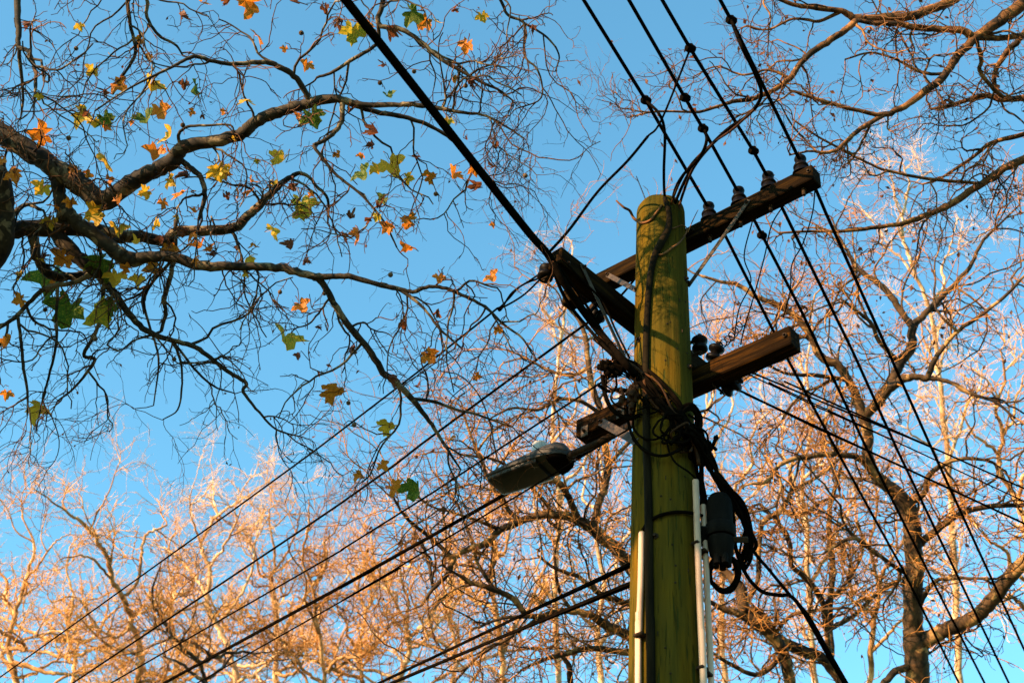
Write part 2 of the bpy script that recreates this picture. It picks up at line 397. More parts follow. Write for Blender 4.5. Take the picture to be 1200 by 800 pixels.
def face(pt_px, a, b, half):
    """point on the front face of a beam at picture x,y"""
    f = -unit(np.cross([0, 0, 1.0], b - a)); f = f if f @ (C0 - AX) > 0 else -f
    p0 = a + f * half; r = ray(*pt_px); t = ((p0 - C0) @ f) / (r @ f); return C0 + r * t
def rim(x, y):
    """on the side of the pole at picture x,y"""
    y0 = int(y // 10 * 10); return PD(x, y, DPC[y0])
strap('brace', face((878, 234), aL, aR, .053), PD(806, 336, DPC[330] - .05), .030, .006, front)
strap('brace', face((712, 322), aL, aR, .053), PD(748, 341, DPC[340] - .06), .032, .006, front)
q0 = face((681, 309), cL, cR, .053)
strap('brace', q0, PD(738, 432, DPC[430] - .13), .030, .006, sfront)
strap('brace', face((704, 494), bL, bR, .062), PD(746, 517, DPC[510] - .12), .050, .006, front)
for px, w_, h_ in (((685, 505), .05, .075), ((727, 483), .055, .075)):
    c = face(px, bL, bR, .059); Rm = np.stack([lx, front, up], 1)
    MB().box(c, (w_, .006, h_), Rm, .001).build('cover_plate', m_steel, pole)
    MB().lathe([(.012, 0), (.012, .010), (.006, .011), (.006, .022)], c + front * .003, front, 6).build('bolt', m_bolt, pole)
# bolts through the arms
for px, a, b, hf in (((948, 201), aL, aR, .049), ((812, 270), aL, aR, .049), ((920, 393), bL, bR, .056), ((665, 309), cL, cR, .049)):
    f_ = sfront if a is cL else front
    MB().lathe([(.014, 0), (.014, .008), (.007, .009), (.007, .02)], face(px, a, b, hf), f_, 6).build('bolt', m_bolt, pole)
# pole face brackets / band bolts
for px in ((803, 327), (807, 430), (752, 452), (768, 628), (749, 398)):
    p_ = PF(*px); o_ = unit(np.array([p_[0] - AX[0], p_[1] - AX[1], 0]))
    MB().lathe([(.018, -.01), (.018, .006), (.009, .007), (.009, .02)], p_, o_, 6).build('bolt', m_bolt, pole)

# spool (shackle) insulators on iron clevises
def spool(px, d, ax, hang_from, sz=1.0):
    c = PD(*px, d); ax = unit(ax)
    MB().lathe([(.012, -.045), (.038, -.045), (.046, -.036), (.044, -.020), (.030, -.010), (.024, 0), (.030, .010), (.044, .020), (.046, .036), (.038, .045), (.012, .045)], c, ax, 20).build('spool_insulator', m_ins, pole, smooth=True, auto=60)
    b = MB(); b.lathe([(.008, -.075), (.008, .075)], c, ax, 8)
    for s in (-1, 1):
        e = c + ax * .06 * s; h = hang_from + ax * .035 * s
        x = unit(h - e); y = unit(np.cross(ax, x)); b.box((e + h) / 2, (np.linalg.norm(h - e) + .03, .026, .006), np.stack([x, y, ax], 1))
    b.lathe([(.014, .062), (.014, .074)], c, ax, 6)
    b.build('clevis', m_bolt, pole)
    return c
sdep = proj(cL)[2]
SP1 = spool((640, 320), sdep + .02, up + sx * .2, cL + sx * .06 - up * .03)
SP2 = spool((697, 369), proj(on_arm(cL, cR, 700))[2] + .02, sx + up * .1, on_arm(cL, cR, 705) - up * .05)
SP3 = spool((857, 453), proj(on_arm(bL, bR, 850))[2] + .05, lx + up * .2, on_arm(bL, bR, 842) - up * .06)
SP4 = spool((820, 404), DPC[400] + .10, up, np.array([AX[0], AX[1], proj(PD(800, 420, DPC[420]))[2] * 0 + PD(812, 412, DPC[410] + .1)[2]]) + np.array([.12, .1, 0]))
SP5 = spool((838, 414), proj(on_arm(bL, bR, 838))[2] + .06, lx * .4 + up, on_arm(bL, bR, 832) + up * .06)

# riser cable down the pole, conduits, clips, strap
def riser():
    px = [(779, 232, .02), (784, 250, .018), (783, 268, .016), (776, 282, .018), (768, 298, .016), (763, 318, .014), (760, 345, .012), (758, 380, .012), (757, 420, .012), (757, 470, .012), (758, 530, .012), (760, 600, .012), (761, 680, .012), (762, 760, .012), (763, 815, .012)]
    P = [PF(x, y, o_) for x, y, o_ in px]
    P.append(np.array([P[-1][0], P[-1][1], .05]))
    MB().tube(P, [.014, .017, .021, .022, .019, .018, .018, .018, .019, .020, .020, .021, .021, .021, .021, .021], 10, 5).build('riser_cable', m_brown, pole, smooth=True)
riser()
def conduit(pts, r, label):
    P = [PF(x, y, o_) for x, y, o_ in pts]; P.append(np.array([P[-1][0], P[-1][1], .05]))
    o = MB().tube(P, r, 14, 4).build('conduit', m_pvc, pole, smooth=True, auto=60, label=label)
    return P
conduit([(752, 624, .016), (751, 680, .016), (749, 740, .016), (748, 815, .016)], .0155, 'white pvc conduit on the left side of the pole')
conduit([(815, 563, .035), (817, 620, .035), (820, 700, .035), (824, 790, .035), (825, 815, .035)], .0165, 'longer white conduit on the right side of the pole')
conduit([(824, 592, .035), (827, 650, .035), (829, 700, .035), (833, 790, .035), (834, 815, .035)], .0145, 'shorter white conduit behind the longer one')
for x, y, w_ in ((750, 744, .055), (817, 637, .05), (824, 646, .045), (823, 783, .05), (829, 790, .04)):
    c = PF(x, y, .03); o_ = unit(np.array([c[0] - AX[0], c[1] - AX[1], 0])); t_ = np.cross(up, o_)
    MB().box(c, (w_, .042, .016), np.stack([t_, o_, up], 1), .004).build('conduit_clip', m_bolt, pole)
MB().tube([PF(753, 621, .012), PF(760, 611, .012), PF(772, 604, .014), (PF(788, 600, .014)), PF(805, 600, .018), PF(820, 603, .03), PF(828, 606, .0)], .0085, 8, 6).build('cable_tie', m_black, pole, smooth=True)

# old nails and staples left in the timber, and a small blank tag
random.seed(15)
for _ in range(16):
    x, y = random.uniform(772, 806), random.choice([random.uniform(330, 430), random.uniform(540, 790)]); p_ = PF(x, y); o_ = unit(np.array([p_[0] - AX[0], p_[1] - AX[1], 0]))
    MB().lathe([(.005, -.006), (.006, .003), (.002, .006)], p_, o_, 6).build('nail', m_bolt, pole)
for x, y in ((796, 352), (780, 560), (806, 668), (771, 742), (799, 388)):
    p_ = PF(x, y); o_ = unit(np.array([p_[0] - AX[0], p_[1] - AX[1], 0])); t_ = np.cross(up, o_)
    MB().box(p_, (.004, .014, .022), np.stack([t_, o_, up], 1), .001).build('staple', m_bolt, pole)

# ================================================================ WIRES
def wire(name, P, r, label, cat='cable', group=None, m=m_black, n=7, res=4, fittings=()):
    V, F = tube(P, r, n, res)
    o = obj(name, V, F, m, None, label=label, cat=cat, group=group)
    base = o
    for f in fittings:
        mb = MB()
        mb.lathe([(.008, -.030), (.019, -.026), (.024, -.012), (.024, .012), (.019, .026), (.008, .030)], f, (1, .4, .3), 12)
        mb.box(f + np.array([0, 0, .022]), (.028, .022, .03), None, .004)
        c = np.array(o.location)
        q = mb.build('connector', m_black, None, smooth=True); COLo = q
        q.parent = o; q.location = tuple(np.array(q.location) - c)
    return o
def far(P, L=25):
    d = unit(P[-1] - P[-2]); P.append(P[-1] + d * L); return P
main = {0: ([(772, 144), (757, 118), (684, 0)], [(850, 276), (905, 385), (919, 413), (982, 530), (1057, 665), (1124, 800)]),
        1: ([(824, 151), (803, 115), (737, 0)], [(882, 254), (938, 362), (1017, 528), (1094, 682), (1154, 800)]),
        2: ([(883, 177), (809, 57), (776, 0)], [(914, 238), (1000, 413), (1053, 530), (1181, 797)]),
        3: ([(857, 24), (844, 0)], [(954, 217), (968, 250), (1094, 530), (1200, 760)])}
ordn = ['nearest the pole, on the leftmost pin insulator', 'on the second pin insulator from the pole', 'on the third pin insulator from the pole', 'on the outermost pin insulator at the arm end']
fit = {0: [(757, 118)], 1: [(803, 115), (824, 151), (893, 276)], 2: [(809, 57), (883, 177)], 3: [(857, 24)]}
for i in range(4):
    z = INS[i][2]
    near = [PZ(x, y, z) for x, y in main[i][0]]; nr_ = [INS[i]] + near
    nr_ = far(nr_, 14)
    fr = [PZ(x, y, z - .004 * j) for j, (x, y) in enumerate(main[i][1])]; fr = far(fr, 20)
    P = nr_[::-1] + fr
    # a straight run either side of the insulator: no smoothing overshoot
    wire('power_line', P, .0105, 'black power line ' + ordn[i], 'power line', 'four power lines on pin insulators', res=1,
         fittings=[PZ(x, y, z) for x, y in fit[i]])
    # tie wrap on the insulator neck
def seg_wire(name, px, d0, r, label, cat='cable', z=None, ext=25, m=m_black, dz=0.0, group=None):
    s = PD(*px[0], d0); z = s[2] if z is None else z
    P = [s] + [PZ(x, y, z - dz * (j + 1)) for j, (x, y) in enumerate(px[1:])]
    if ext: P = far(P, ext)
    return wire(name, P, r, label, cat, group, m, res=2)
# thick bundle from top left down to the pole
zt = SP1[2] + .02
P = [PZ(405, 0, zt), PZ(480, 95, zt), PZ(560, 197, zt), PZ(620, 273, zt), PZ(642, 298, zt)]
P = [P[0] + (P[0] - P[1]) * 3] + P
P += [PD(660, 330, sdep - .09), PD(682, 362, sdep - .02), PD(705, 392, sdep + .02), PD(728, 420, DPC[420] - .3), PD(745, 440, DPC[440] - .22)]
wire('aerial_cable', P, .0215, 'thick black aerial cable crossing from top left down to the pole', 'cable', res=4, n=10)
P2 = [PD(644, 302, sdep - .08), PD(655, 334, sdep - .03), PD(668, 358, sdep), PD(690, 385, sdep + .03), PD(715, 412, DPC[410] - .28), PD(742, 434, DPC[430] - .2)]
wire('drop_cable', P2, .010, 'thin black cable hanging just left of the thick aerial cable', res=6)
P2 = [PD(650, 306, sdep - .05), PD(668, 330, sdep - .03), PD(690, 362, sdep), PD(712, 398, sdep + .05), PD(738, 430, DPC[430] - .2)]
wire('drop_cable', P2, .008, 'thin black cable threading between the dark arm and its brace', res=6)
P2 = [PD(655, 298, sdep - .04), PD(676, 322, sdep - .06), PD(705, 352, sdep - .02), PD(722, 388, DPC[390] - .25), PD(738, 420, DPC[420] - .2)]
wire('drop_cable', P2, .006, 'thin black wire lying over the top of the dark arm', res=6)
# service lines leaving to lower left
lw = [([(583, 361), (366, 530), (0, 793)], sdep + .05, .0060, 'topmost thin service line running to the lower left from a looped wire end', 0),
      ([(700, 372), (683, 382), (494, 520), (400, 589), (85, 800)], sdep + .25, .0078, 'second service line running to the lower left, from under the dark arm', 0),
      ([(738, 428), (700, 451), (594, 520), (400, 644), (135, 797)], DPC[430] - .05, .0062, 'third service line running to the lower left just above the street lamp', 0),
      ([(738, 501), (722, 509), (683, 531), (592, 579), (400, 687), (192, 800)], proj(on_arm(bL, bR, 735))[2] + .02, .0125, 'thick black cable running to the lower left beneath the street lamp', 0),
      ([(742, 500), (700, 524), (629, 567), (400, 704), (236, 797)], DPC[500] - .0, .0052, 'thin wire running to the lower left just below the thick lamp cable', 0),
      ([(760, 652), (741, 662), (600, 726), (444, 800)], DPC[650] + .1, .0088, 'upper of the two cables leaving the pole to the lower left', 0),
      ([(760, 676), (741, 685), (600, 741), (459, 800)], DPC[670] + .1, .0100, 'lower of the two cables leaving the pole to the lower left', 0)]
for px, d0, r, lb, _ in lw: seg_wire('service_line', px, d0, r, lb, 'cable')
# loop dead end of first one
e0 = PD(583, 361, sdep + .05)
for k_, (a_, b_) in enumerate((((600, 343), (622, 328)), ((604, 352), (619, 341)), ((596, 350), (612, 334)))):
    wire('wire_tail', [e0, PD(587, 363 - k_ * 2, sdep + .05), PD(*a_, sdep + .03), PD(*b_, sdep + .02), SP1 + sx * .02 * (k_ - 1)], .0055, ('uppermost', 'middle', 'lowest')[(0, 2, 1)[k_]] + ' black wire tail looped back to the spool insulator', 'cable', 'looped tails at the spool insulator', res=7)
# to the right
seg_wire('service_line', [(842, 424), (875, 434), (954, 467), (1101, 528), (1200, 572)], proj(on_arm(bL, bR, 845))[2] + .1, .0055, 'upper thin service line running right and down from the lower crossarm')
seg_wire('service_line', [(842, 428), (878, 439), (954, 475), (1060, 522), (1200, 587)], proj(on_arm(bL, bR, 845))[2] + .12, .0042, 'fine wire running close beneath the upper right service line')
seg_wire('service_line', [(857, 456), (870, 459), (954, 500), (1017, 528), (1200, 613)], proj(SP3)[2], .0068, 'lowest service line running right from the spool under the arm')
# long loose wires round the pole top
def loose(px, r, label, group='loose wires at the pole top', m=m_black, name='jumper_wire'):
    return wire(name, [PD(x, y, d) for x, y, d in px], r, label, 'wire', group, m, res=7)
dt = DPC[240]
def dz(i, px): return proj(PZ(*px, INS[i][2]))[2]
loose([(757, 118, dz(0, (757, 118))), (772, 133, 7.7), (779, 155, 7.9), (778, 200, 8.2), (779, 230, 8.5), (784, 256, dt - .18)], .0085, 'black jumper dropping straight from the first line to the pole top')
loose([(826, 152, dz(1, (826, 152))), (828, 165, 7.9), (820, 184, 8.0), (800, 206, 8.3), (790, 226, 8.5), (786, 258, dt - .18)], .0095, 'black jumper curving from the second line to the pole top')
loose([(857, 24, dz(3, (857, 24))), (868, 52, 6.9), (885, 87, 7.2), (892, 112, 7.4), (878, 134, 7.7), (852, 152, 7.9), (826, 178, 8.2), (806, 205, 8.4), (790, 240, dt - .16)], .0095, 'long jumper hanging from the outer line in a wide bend')
loose([(856, 150, 7.9), (832, 172, 8.1), (812, 198, 8.3), (800, 228, 8.5), (795, 246, dt - .16)], .0085, 'brown wire end fanning out over the pole top', m=m_cable2)
loose([(884, 128, 7.6), (858, 152, 7.8), (835, 168, 8.1), (812, 190, 8.3), (796, 215, 8.4), (784, 246, dt - .17)], .007, 'brown wire twisted along the long jumper', m=m_cable2)
loose([(759, 160, 8.1), (735, 189, 8.3), (701, 224, 8.5), (668, 268, sdep + .1), (644, 295, sdep)], .0085, 'black wire from the dark arm up to the first line', None)
loose([(759, 160, 8.1), (775, 141, 7.8), (809, 57, dz(2, (809, 57)))], .006, 'thin wire stretched from near the pole top to the third line', None)
loose([(772, 282, dt - .19), (758, 300, 8.45), (745, 325, 8.5), (722, 352, 8.5), (700, 366, sdep + .1)], .007, 'black wire wrapping down the left of the pole top', None)
# wavy wires hanging under the upper arm
loose([(955, 222, 8.2), (952, 250, 8.3), (941, 285, 8.4), (928, 310, 8.4), (926, 340, 8.4), (918, 372, 8.5)], .004, 'fine wavy wire hanging beneath the upper arm end', 'fine wires hanging beneath the upper crossarm')
loose([(925, 232, 8.3), (905, 262, 8.4), (896, 300, 8.4), (884, 345, 8.5), (872, 385, 8.5), (868, 404, 8.5)], .004, 'fine black wire slanting between the two crossarms', 'fine wires hanging beneath the upper crossarm')
loose([(882, 258, 8.3), (872, 300, 8.4), (880, 330, 8.4), (866, 362, 8.5), (860, 400, 8.5)], .004, 'fine kinked wire close right of the brace', 'fine wires hanging beneath the upper crossarm')
# curly wire spring
hp = []
for t in np.linspace(0, 1, 60):
    x, y = 870 - 34 * t, 377 + 30 * t + 6 * math.sin(t * 3); hp.append(PD(x + 4.5 * math.cos(t * 46), y + 4.5 * math.sin(t * 46), 8.5 + .05 * math.sin(t * 30)))
wire('curly_wire', hp, .0035, 'thin curly wire unwinding above the lower crossarm', 'wire', None, m_cable2, n=5, res=2)

# bundle of cables crossing the pole and looping
random.seed(11)
bund = [(700, 398), (722, 418), (742, 438), (762, 456), (782, 480), (800, 500), (814, 520), (822, 545)]
for k_ in range(13):
    px = []
    off = random.uniform(-10, 10)
    for j, (x, y) in enumerate(bund):
        ww = 1.0 if 1 < j < 6 else .45
        px.append((x + random.gauss(0, 4.5) * ww + off * .5 * ww, y + random.gauss(0, 4.5) * ww - off * .7 * ww, random.uniform(.01, .06)))
    P = [PF(x, y, o_) if 742 < x < 818 else PD(x, y, DPC[int(y // 10 * 10)] - .14 - o_) for x, y, o_ in px]
    wire('bundled_cable', P, random.choice([.006, .008, .011, .005]), ('brown' if k_ % 4 == 3 else 'black') + ' cable in the tangled bundle slanting across the pole', 'cable', 'cables bundled across the pole', m_cable2 if k_ % 4 == 3 else m_black, res=6)
def PL(x, y, o_): return PF(x, y, o_) if 744 < x < 812 else PD(x, y, DPC[int(y // 10 * 10)] - .10 - o_)
loops = [([(738, 455), (735, 480), (739, 505), (752, 525), (775, 534), (800, 524), (814, 505), (818, 488), (808, 476), (797, 486)], .0085),
         ([(745, 470), (742, 498), (752, 512), (770, 514), (785, 500), (790, 484)], .006),
         ([(706, 440), (709, 462), (718, 480), (736, 490), (750, 486)], .0125),
         ([(700, 450), (712, 458), (726, 456), (738, 458)], .010),
         ([(788, 500), (797, 480), (810, 474), (820, 486), (820, 502), (812, 512), (800, 520), (790, 512)], .0125),
         ([(792, 505), (800, 484), (811, 480), (816, 490), (813, 505), (802, 513)], .009),
         ([(780, 460), (786, 500), (782, 520), (790, 540), (806, 552), (815, 560)], .005),
         ([(746, 486), (764, 484), (780, 476), (790, 466)], .006),
         ([(786, 520), (800, 505), (812, 498), (822, 505), (826, 525)], .010),
         ([(722, 452), (716, 466), (724, 476), (738, 480)], .006)]
loop_lab = ['widest black cable loop hanging low across the pole front', 'smaller black cable loop inside the widest one', 'stout black cable bending down from the spiky clamp to the pole',
            'short black cable curving right from below the spiky clamp', 'stout round black cable coil at the right edge of the pole', 'inner black cable coil nested in the stout round coil',
            'thin black wire trailing down from the bundle to the white conduit top', 'thin dark wire sagging across the pole above the widest loop', 'black cable arching out of the coil towards the right edge', 'short black hook of cable below the spiky clamp']
for (pts, r), lb in zip(loops, loop_lab):
    wire('looped_cable', [PL(x, y, random.uniform(.02, .06)) for x, y in pts], r, lb, 'cable', 'cable loops on the pole front', res=8)
random.seed(77)
for k_ in range(16):
    cx, cy = random.choice([(728, 445), (745, 470), (770, 478), (790, 495), (805, 512), (716, 430)]); pts = []
    a0 = random.uniform(0, 6.28); ra, rb_ = random.uniform(9, 26), random.uniform(7, 20)
    for j in range(random.randint(5, 8)):
        a = a0 + j * .85; pts.append((min(max(cx + ra * math.cos(a) + random.gauss(0, 3), 704), 835), cy + rb_ * math.sin(a) + random.gauss(0, 3) + j * 1.5))
    wire('tangled_wire', [PL(x, y, random.uniform(.03, .09)) for x, y in pts], random.choice([.0035, .0045, .006]), ('thin brown' if k_ % 3 == 2 else 'thin black') + ' wire curled up in the tangle on the pole', 'wire', 'thin wires tangled on the pole', m_cable2 if k_ % 3 == 2 else m_black, res=7)
# right side: bundle dropping to the splice closure and beyond
random.seed(5)
for k_ in range(9):
    j = lambda s=4: random.gauss(0, s)
    d = DPC[560] - .05
    pts = [(806 + j(), 500 + j()), (820 + j(3), 520 + j(3)), (832 + j(3), 545 + j(3)), (846 + j(3), 566 + j(3)), (861 + j(4), 590 + j()), (872 + j(3), 612 + j()), (876 + j(4), 640 + j()), (868 + j(4), 662 + j(3))]
    wire('drooping_cable', [PD(x, y, d - random.uniform(0, .1)) for x, y in pts], random.choice([.006, .008, .010]), 'black cable drooping past the splice closure on the right', 'cable', 'cables drooping beside the splice closure', res=6)
for k_ in range(7):
    x0 = 818 + random.uniform(-3, 6)
    wire('drooping_cable', [PD(x0 + random.gauss(0, 2), y, DPC[560] - .02 - random.uniform(0, .06)) for y in (512, 535, 560, 590, 620)], random.choice([.007, .010]), 'black cable hanging tight beside the right edge of the pole', 'cable', 'cables hanging beside the right edge of the pole', res=6)
d = DPC[640] - .12
enc_c = PD(845, 640, d)
encl = thing('splice_closure', enc_c - up * .02, 'black domed cable splice closure hanging on the right of the pole', 'splice closure')
rr = 15.5 * d / FPX
hgt = lambda y: (640 - y) * d / FPX / abs(UP @ up) * .84
MB().lathe([(rr * 1.0, hgt(622)), (rr * 1.0, hgt(588)), (rr * .93, hgt(582)), (rr * .75, hgt(577)), (rr * .45, hgt(574)), (.003, hgt(573))], enc_c, up, 28).build('dome', m_closure, encl, smooth=True, auto=50)
b = MB(); b.lathe([(rr * 1.12, hgt(630)), (rr * 1.2, hgt(628)), (rr * 1.2, hgt(617)), (rr * 1.05, hgt(614))], enc_c, up, 28); b.build('clamp_ring', m_closure, encl, smooth=True, auto=40)
b = MB(); b.lathe([(rr * .55, hgt(657)), (rr * .9, hgt(650)), (rr * 1.05, hgt(632))], enc_c, up, 20); b.build('base', m_closure, encl, smooth=True, auto=40)
for a_ in range(5):
    q = enc_c + np.array([math.cos(a_ * 1.26) * rr * .5, math.sin(a_ * 1.26) * rr * .5, 0])
    MB().lathe([(.016, hgt(664)), (.018, hgt(650))], q, up, 10).build('cable_gland', m_closure, encl)
MB().box(PD(866, 632, d), (.09, .02, .03), np.stack([RT, FW, UP], 1), .004).build('latch', m_bolt, encl)
MB().box(PD(826, 628, d + .04), (.11, .03, .10), np.stack([RT, FW, UP], 1), .006).build('wall_bracket', m_closure, encl)
random.seed(3)
for k_ in range(8):
    s = random.uniform(-3, 3); dd = d + random.uniform(-.04, .04)
    pts = [(838 + s, 655), (831 + s, 668), (834 + s * .6, 682 + s), (846, 692 + s * .8), (858 + s * .6, 688 + s), (865 + s, 672), (860 + s, 656), (850 + s, 650)]
    wire('coiled_cable', [PD(x, y, dd) for x, y in pts], random.choice([.007, .010]), 'black cable coiled below the splice closure', 'cable', 'cable coils below the splice closure', res=6)
P = [PD(x, y, DPC[600] - .05) for x, y in ((838, 552), (858, 596), (862, 640), (874, 672), (892, 692), (912, 697), (928, 699))]
wire('service_drop', P + [PD(945, 722, 8.2), PD(968, 762, 8.6), PD(990, 800, 9.0), PD(1020, 850, 9.7)], [.010] * 7 + [.013, .016, .016, .016], 'thick black cable sweeping below the closure and off to the lower right', 'cable', res=6)
P = [PD(x, y, DPC[600] - .08) for x, y in ((842, 556), (868, 600), (880, 640), (902, 668), (926, 697))]
wire('service_drop', P + [PD(948, 722, 8.3), PD(971, 762, 8.7), PD(993, 800, 9.1), PD(1023, 850, 9.8)], .0085, 'thinner black cable running tight beside the thick lower right drop', 'cable', res=6)
wire('drooping_cable', [PD(x, y, DPC[600] - .1) for x, y in ((848, 565), (872, 590), (882, 630), (876, 655), (858, 668))], .007, 'black cable making a wide bow right of the closure', 'cable', res=8)

# clamps and connectors, left cluster
def cluster(name, px, d, n_, spread, label, m=m_black, seed=1, sz=.03):
    random.seed(seed); t = thing(name, PD(*px, d), label, 'connector')
    for _ in range(n_):
        q = PD(px[0] + random.gauss(0, spread[0]), px[1] + random.gauss(0, spread[1]), d + random.uniform(-.04, .04))
        ax = unit([random.gauss(0, .5), random.gauss(0, .5), 1])
        b = MB(); r_ = sz * random.uniform(.28, .42)
        b.lathe([(r_ * .5, -sz), (r_, -sz * .9), (r_, sz * .4), (r_ * 1.4, sz * .45), (r_ * 1.4, sz * .8), (r_ * .6, sz * .85), (r_ * .6, sz * 1.2)], q, ax, 8)
        b.build('clamp_bolt', m, t, smooth=True, auto=35)
    return t
t = cluster('cable_clamp', (714, 432), DPC[430] - .2, 9, (5, 5), 'spiky black cable clamp where the thick aerial cable meets the pole', seed=4, sz=.034)
b = MB(); b.box(PD(716, 431, DPC[430] - .2), (.13, .05, .06), np.stack([unit(RT - UP * .3), FW, unit(UP + RT * .3)], 1), .008); b.box(PD(705, 430, DPC[430] - .2), (.05, .03, .03), None, .006); b.build('clamp_body', m_black, t)
cluster('terminal_cluster', (737, 461), DPC[460] - .24, 10, (5, 7), 'cluster of connector ends coloured sunlit orange below the cable clamp', m=m_cable2, seed=8, sz=.034)  # the sun's orange on these ends comes from the brown sheath colour
cluster('terminal_cluster', (815, 530), DPC[530] - .12, 10, (7, 8), 'cluster of black connectors where the bundle leaves the right edge', seed=9, sz=.036)
cluster('terminal_cluster', (828, 520), DPC[520] - .12, 6, (6, 4), 'small spiky connector just above the drooping cables', seed=19, sz=.030)

# ================================================================ STREET LAMP
ldir = unit(np.array([lx[0], lx[1], 0])); ldir = ldir if proj(bL + ldir)[0] < proj(bL)[0] else -ldir   # outwards, to the left
Lroot_p = face((700, 521), bL, bR, 0); 
Lz = PZ(690, 525, bL[2] - .085)
lamp = thing('street_lamp', Lz, 'grey cobra head street lamp with photocell hanging off the lower crossarm', 'street lamp')
pA = PD(744, 492, DPC[490] - .12); pB = PD(672, 531, proj(Lz)[2])
# lamp axis found from two picture points at one height
tipz = Lz[2] - .02
tip = PD(580, 567, proj(PZ(580, 567, tipz))[2]); butt = PZ(668, 536, tipz + .02)
ld = unit(tip - butt); L_ = np.linalg.norm(tip - butt); lyv = unit(np.cross(up, ld)); lzv = np.cross(ld, lyv)
print('lamp length', L_, 'depths', proj(tip)[2], proj(butt)[2])
if L_ > .9: 
    pass
# loft: stations along s (0 = butt, 1 = tip): half width, top height, bottom depth
st = [(0.00, .045, .045, -.026), (.03, .070, .085, -.032), (.10, .090, .104, -.036), (.20, .104, .100, -.040), (.32, .110, .088, -.042), (.50, .112, .070, -.042), (.70, .110, .052, -.041), (.88, .106, .036, -.040), (.985, .100, .026, -.038), (1.0, .096, .020, -.034)]
def loft(stn, k=20, lowcut=False):
    V = []; F = []
    for s, hw, tp, bt in stn:
        for a in range(k):
            t = 2 * math.pi * a / k; cx, cz = math.cos(t), math.sin(t)
            x = hw * np.sign(cx) * abs(cx) ** .4; z = (tp if cz > 0 else -bt) * np.sign(cz) * abs(cz) ** (.7 if cz > 0 else .4)
            V.append(butt + ld * s * L_ + lyv * x + lzv * z)
    for i in range(len(stn) - 1):
        for a in range(k): F.append((i * k + a, i * k + (a + 1) % k, (i + 1) * k + (a + 1) % k, (i + 1) * k + a))
    F.append(tuple(range(k))[::-1]); F.append(tuple((len(stn) - 1) * k + a for a in range(k)))
    return V, F
MB().add(*loft([(s, hw, tp, -.004) for s, hw, tp, bt in st])).build('housing', m_lamp, lamp, smooth=True, auto=50)
MB().add(*loft([(s * .97 + .02, hw * .95, .002, bt) for s, hw, tp, bt in st if .2 < s < 1.01])).build('lens', m_lens, lamp, smooth=True, auto=50)
MB().add(*loft([(s, hw * .97, .003, bt) for s, hw, tp, bt in st if s < .3])).build('gear_cover', m_black, lamp, smooth=True, auto=50)
MB().add(*loft([(s, hw + .005, .006, -.008) for s, hw, tp, bt in st])).build('rim_seam', m_lamp, lamp, smooth=True, auto=50)
pc = butt + ld * L_ * .40 + lzv * .108
MB().lathe([(.052, -.03), (.052, -.015), (.047, -.012), (.047, .065), (.040, .074), (.004, .077)], pc, lzv, 24).build('photocell', m_cell, lamp, smooth=True, auto=40)
MB().box(pc + lyv * .0 - RT * .012 - FW * .04 + UP * .01, (.018, .004, .03), np.stack([RT, FW, UP], 1)).build('photocell_window', m_lens, lamp)
MB().tube([butt + ld * .05, butt, (butt * .35 + pB * .65), pB, PD(700, 519, proj(on_arm(bL, bR, 705))[2] - .07), PD(722, 507, proj(on_arm(bL, bR, 722))[2] - .06), PD(748, 492, DPC[490] + .05)],   .021, 14, 4).build('mounting_pipe', m_bolt, lamp, smooth=True)
for s_ in (.0, .5):
    q = butt * (1 - s_) + pB * s_
    MB().lathe([(.030, -.012), (.030, .012)], q, unit(pB - butt), 12).build('pipe_clamp', m_bolt, lamp)

# ================================================================ VINE STEM ON POLE TOP
def stem(px, r, label): 
    P = [PF(x, y, o_) if 748 < x < 800 else PD(x, y, DPC[int(y // 10 * 10)] - .1 - o_) for x, y, o_ in px]
    V, F = tube(P, r, 6, 6); obj('dead_stem', V, F, m_tw_right, None, label=label, cat='twig')
stem([(722, 235, .12), (731, 243, .1), (738, 247, .07), (743, 256, .04), (752, 261, .01), (762, 258, .01), (770, 248, .01), (776, 240, .01)], [.005, .008, .009, .009, .009, .008, .007, .005], 'dead brown stem sticking out left of the pole top')
stem([(768, 298, .02), (776, 298, .01), (788, 290, .01), (798, 282, .01), (805, 270, .03), (800, 264, .05), (788, 268, .02)], [.005, .006, .006, .005, .004, .003, .003], 'curling dead tendril across the pole below its top')
stem([(770, 292, .02), (772, 282, .012), (782, 270, .012), (792, 266, .01)], [.004, .004, .004, .002], 'short thin tendril beside the riser cable')
stem([(806, 272, .03), (812, 258, .06), (818, 246, .08)], [.003, .003, .002], 'fine tendril tip right of the pole')

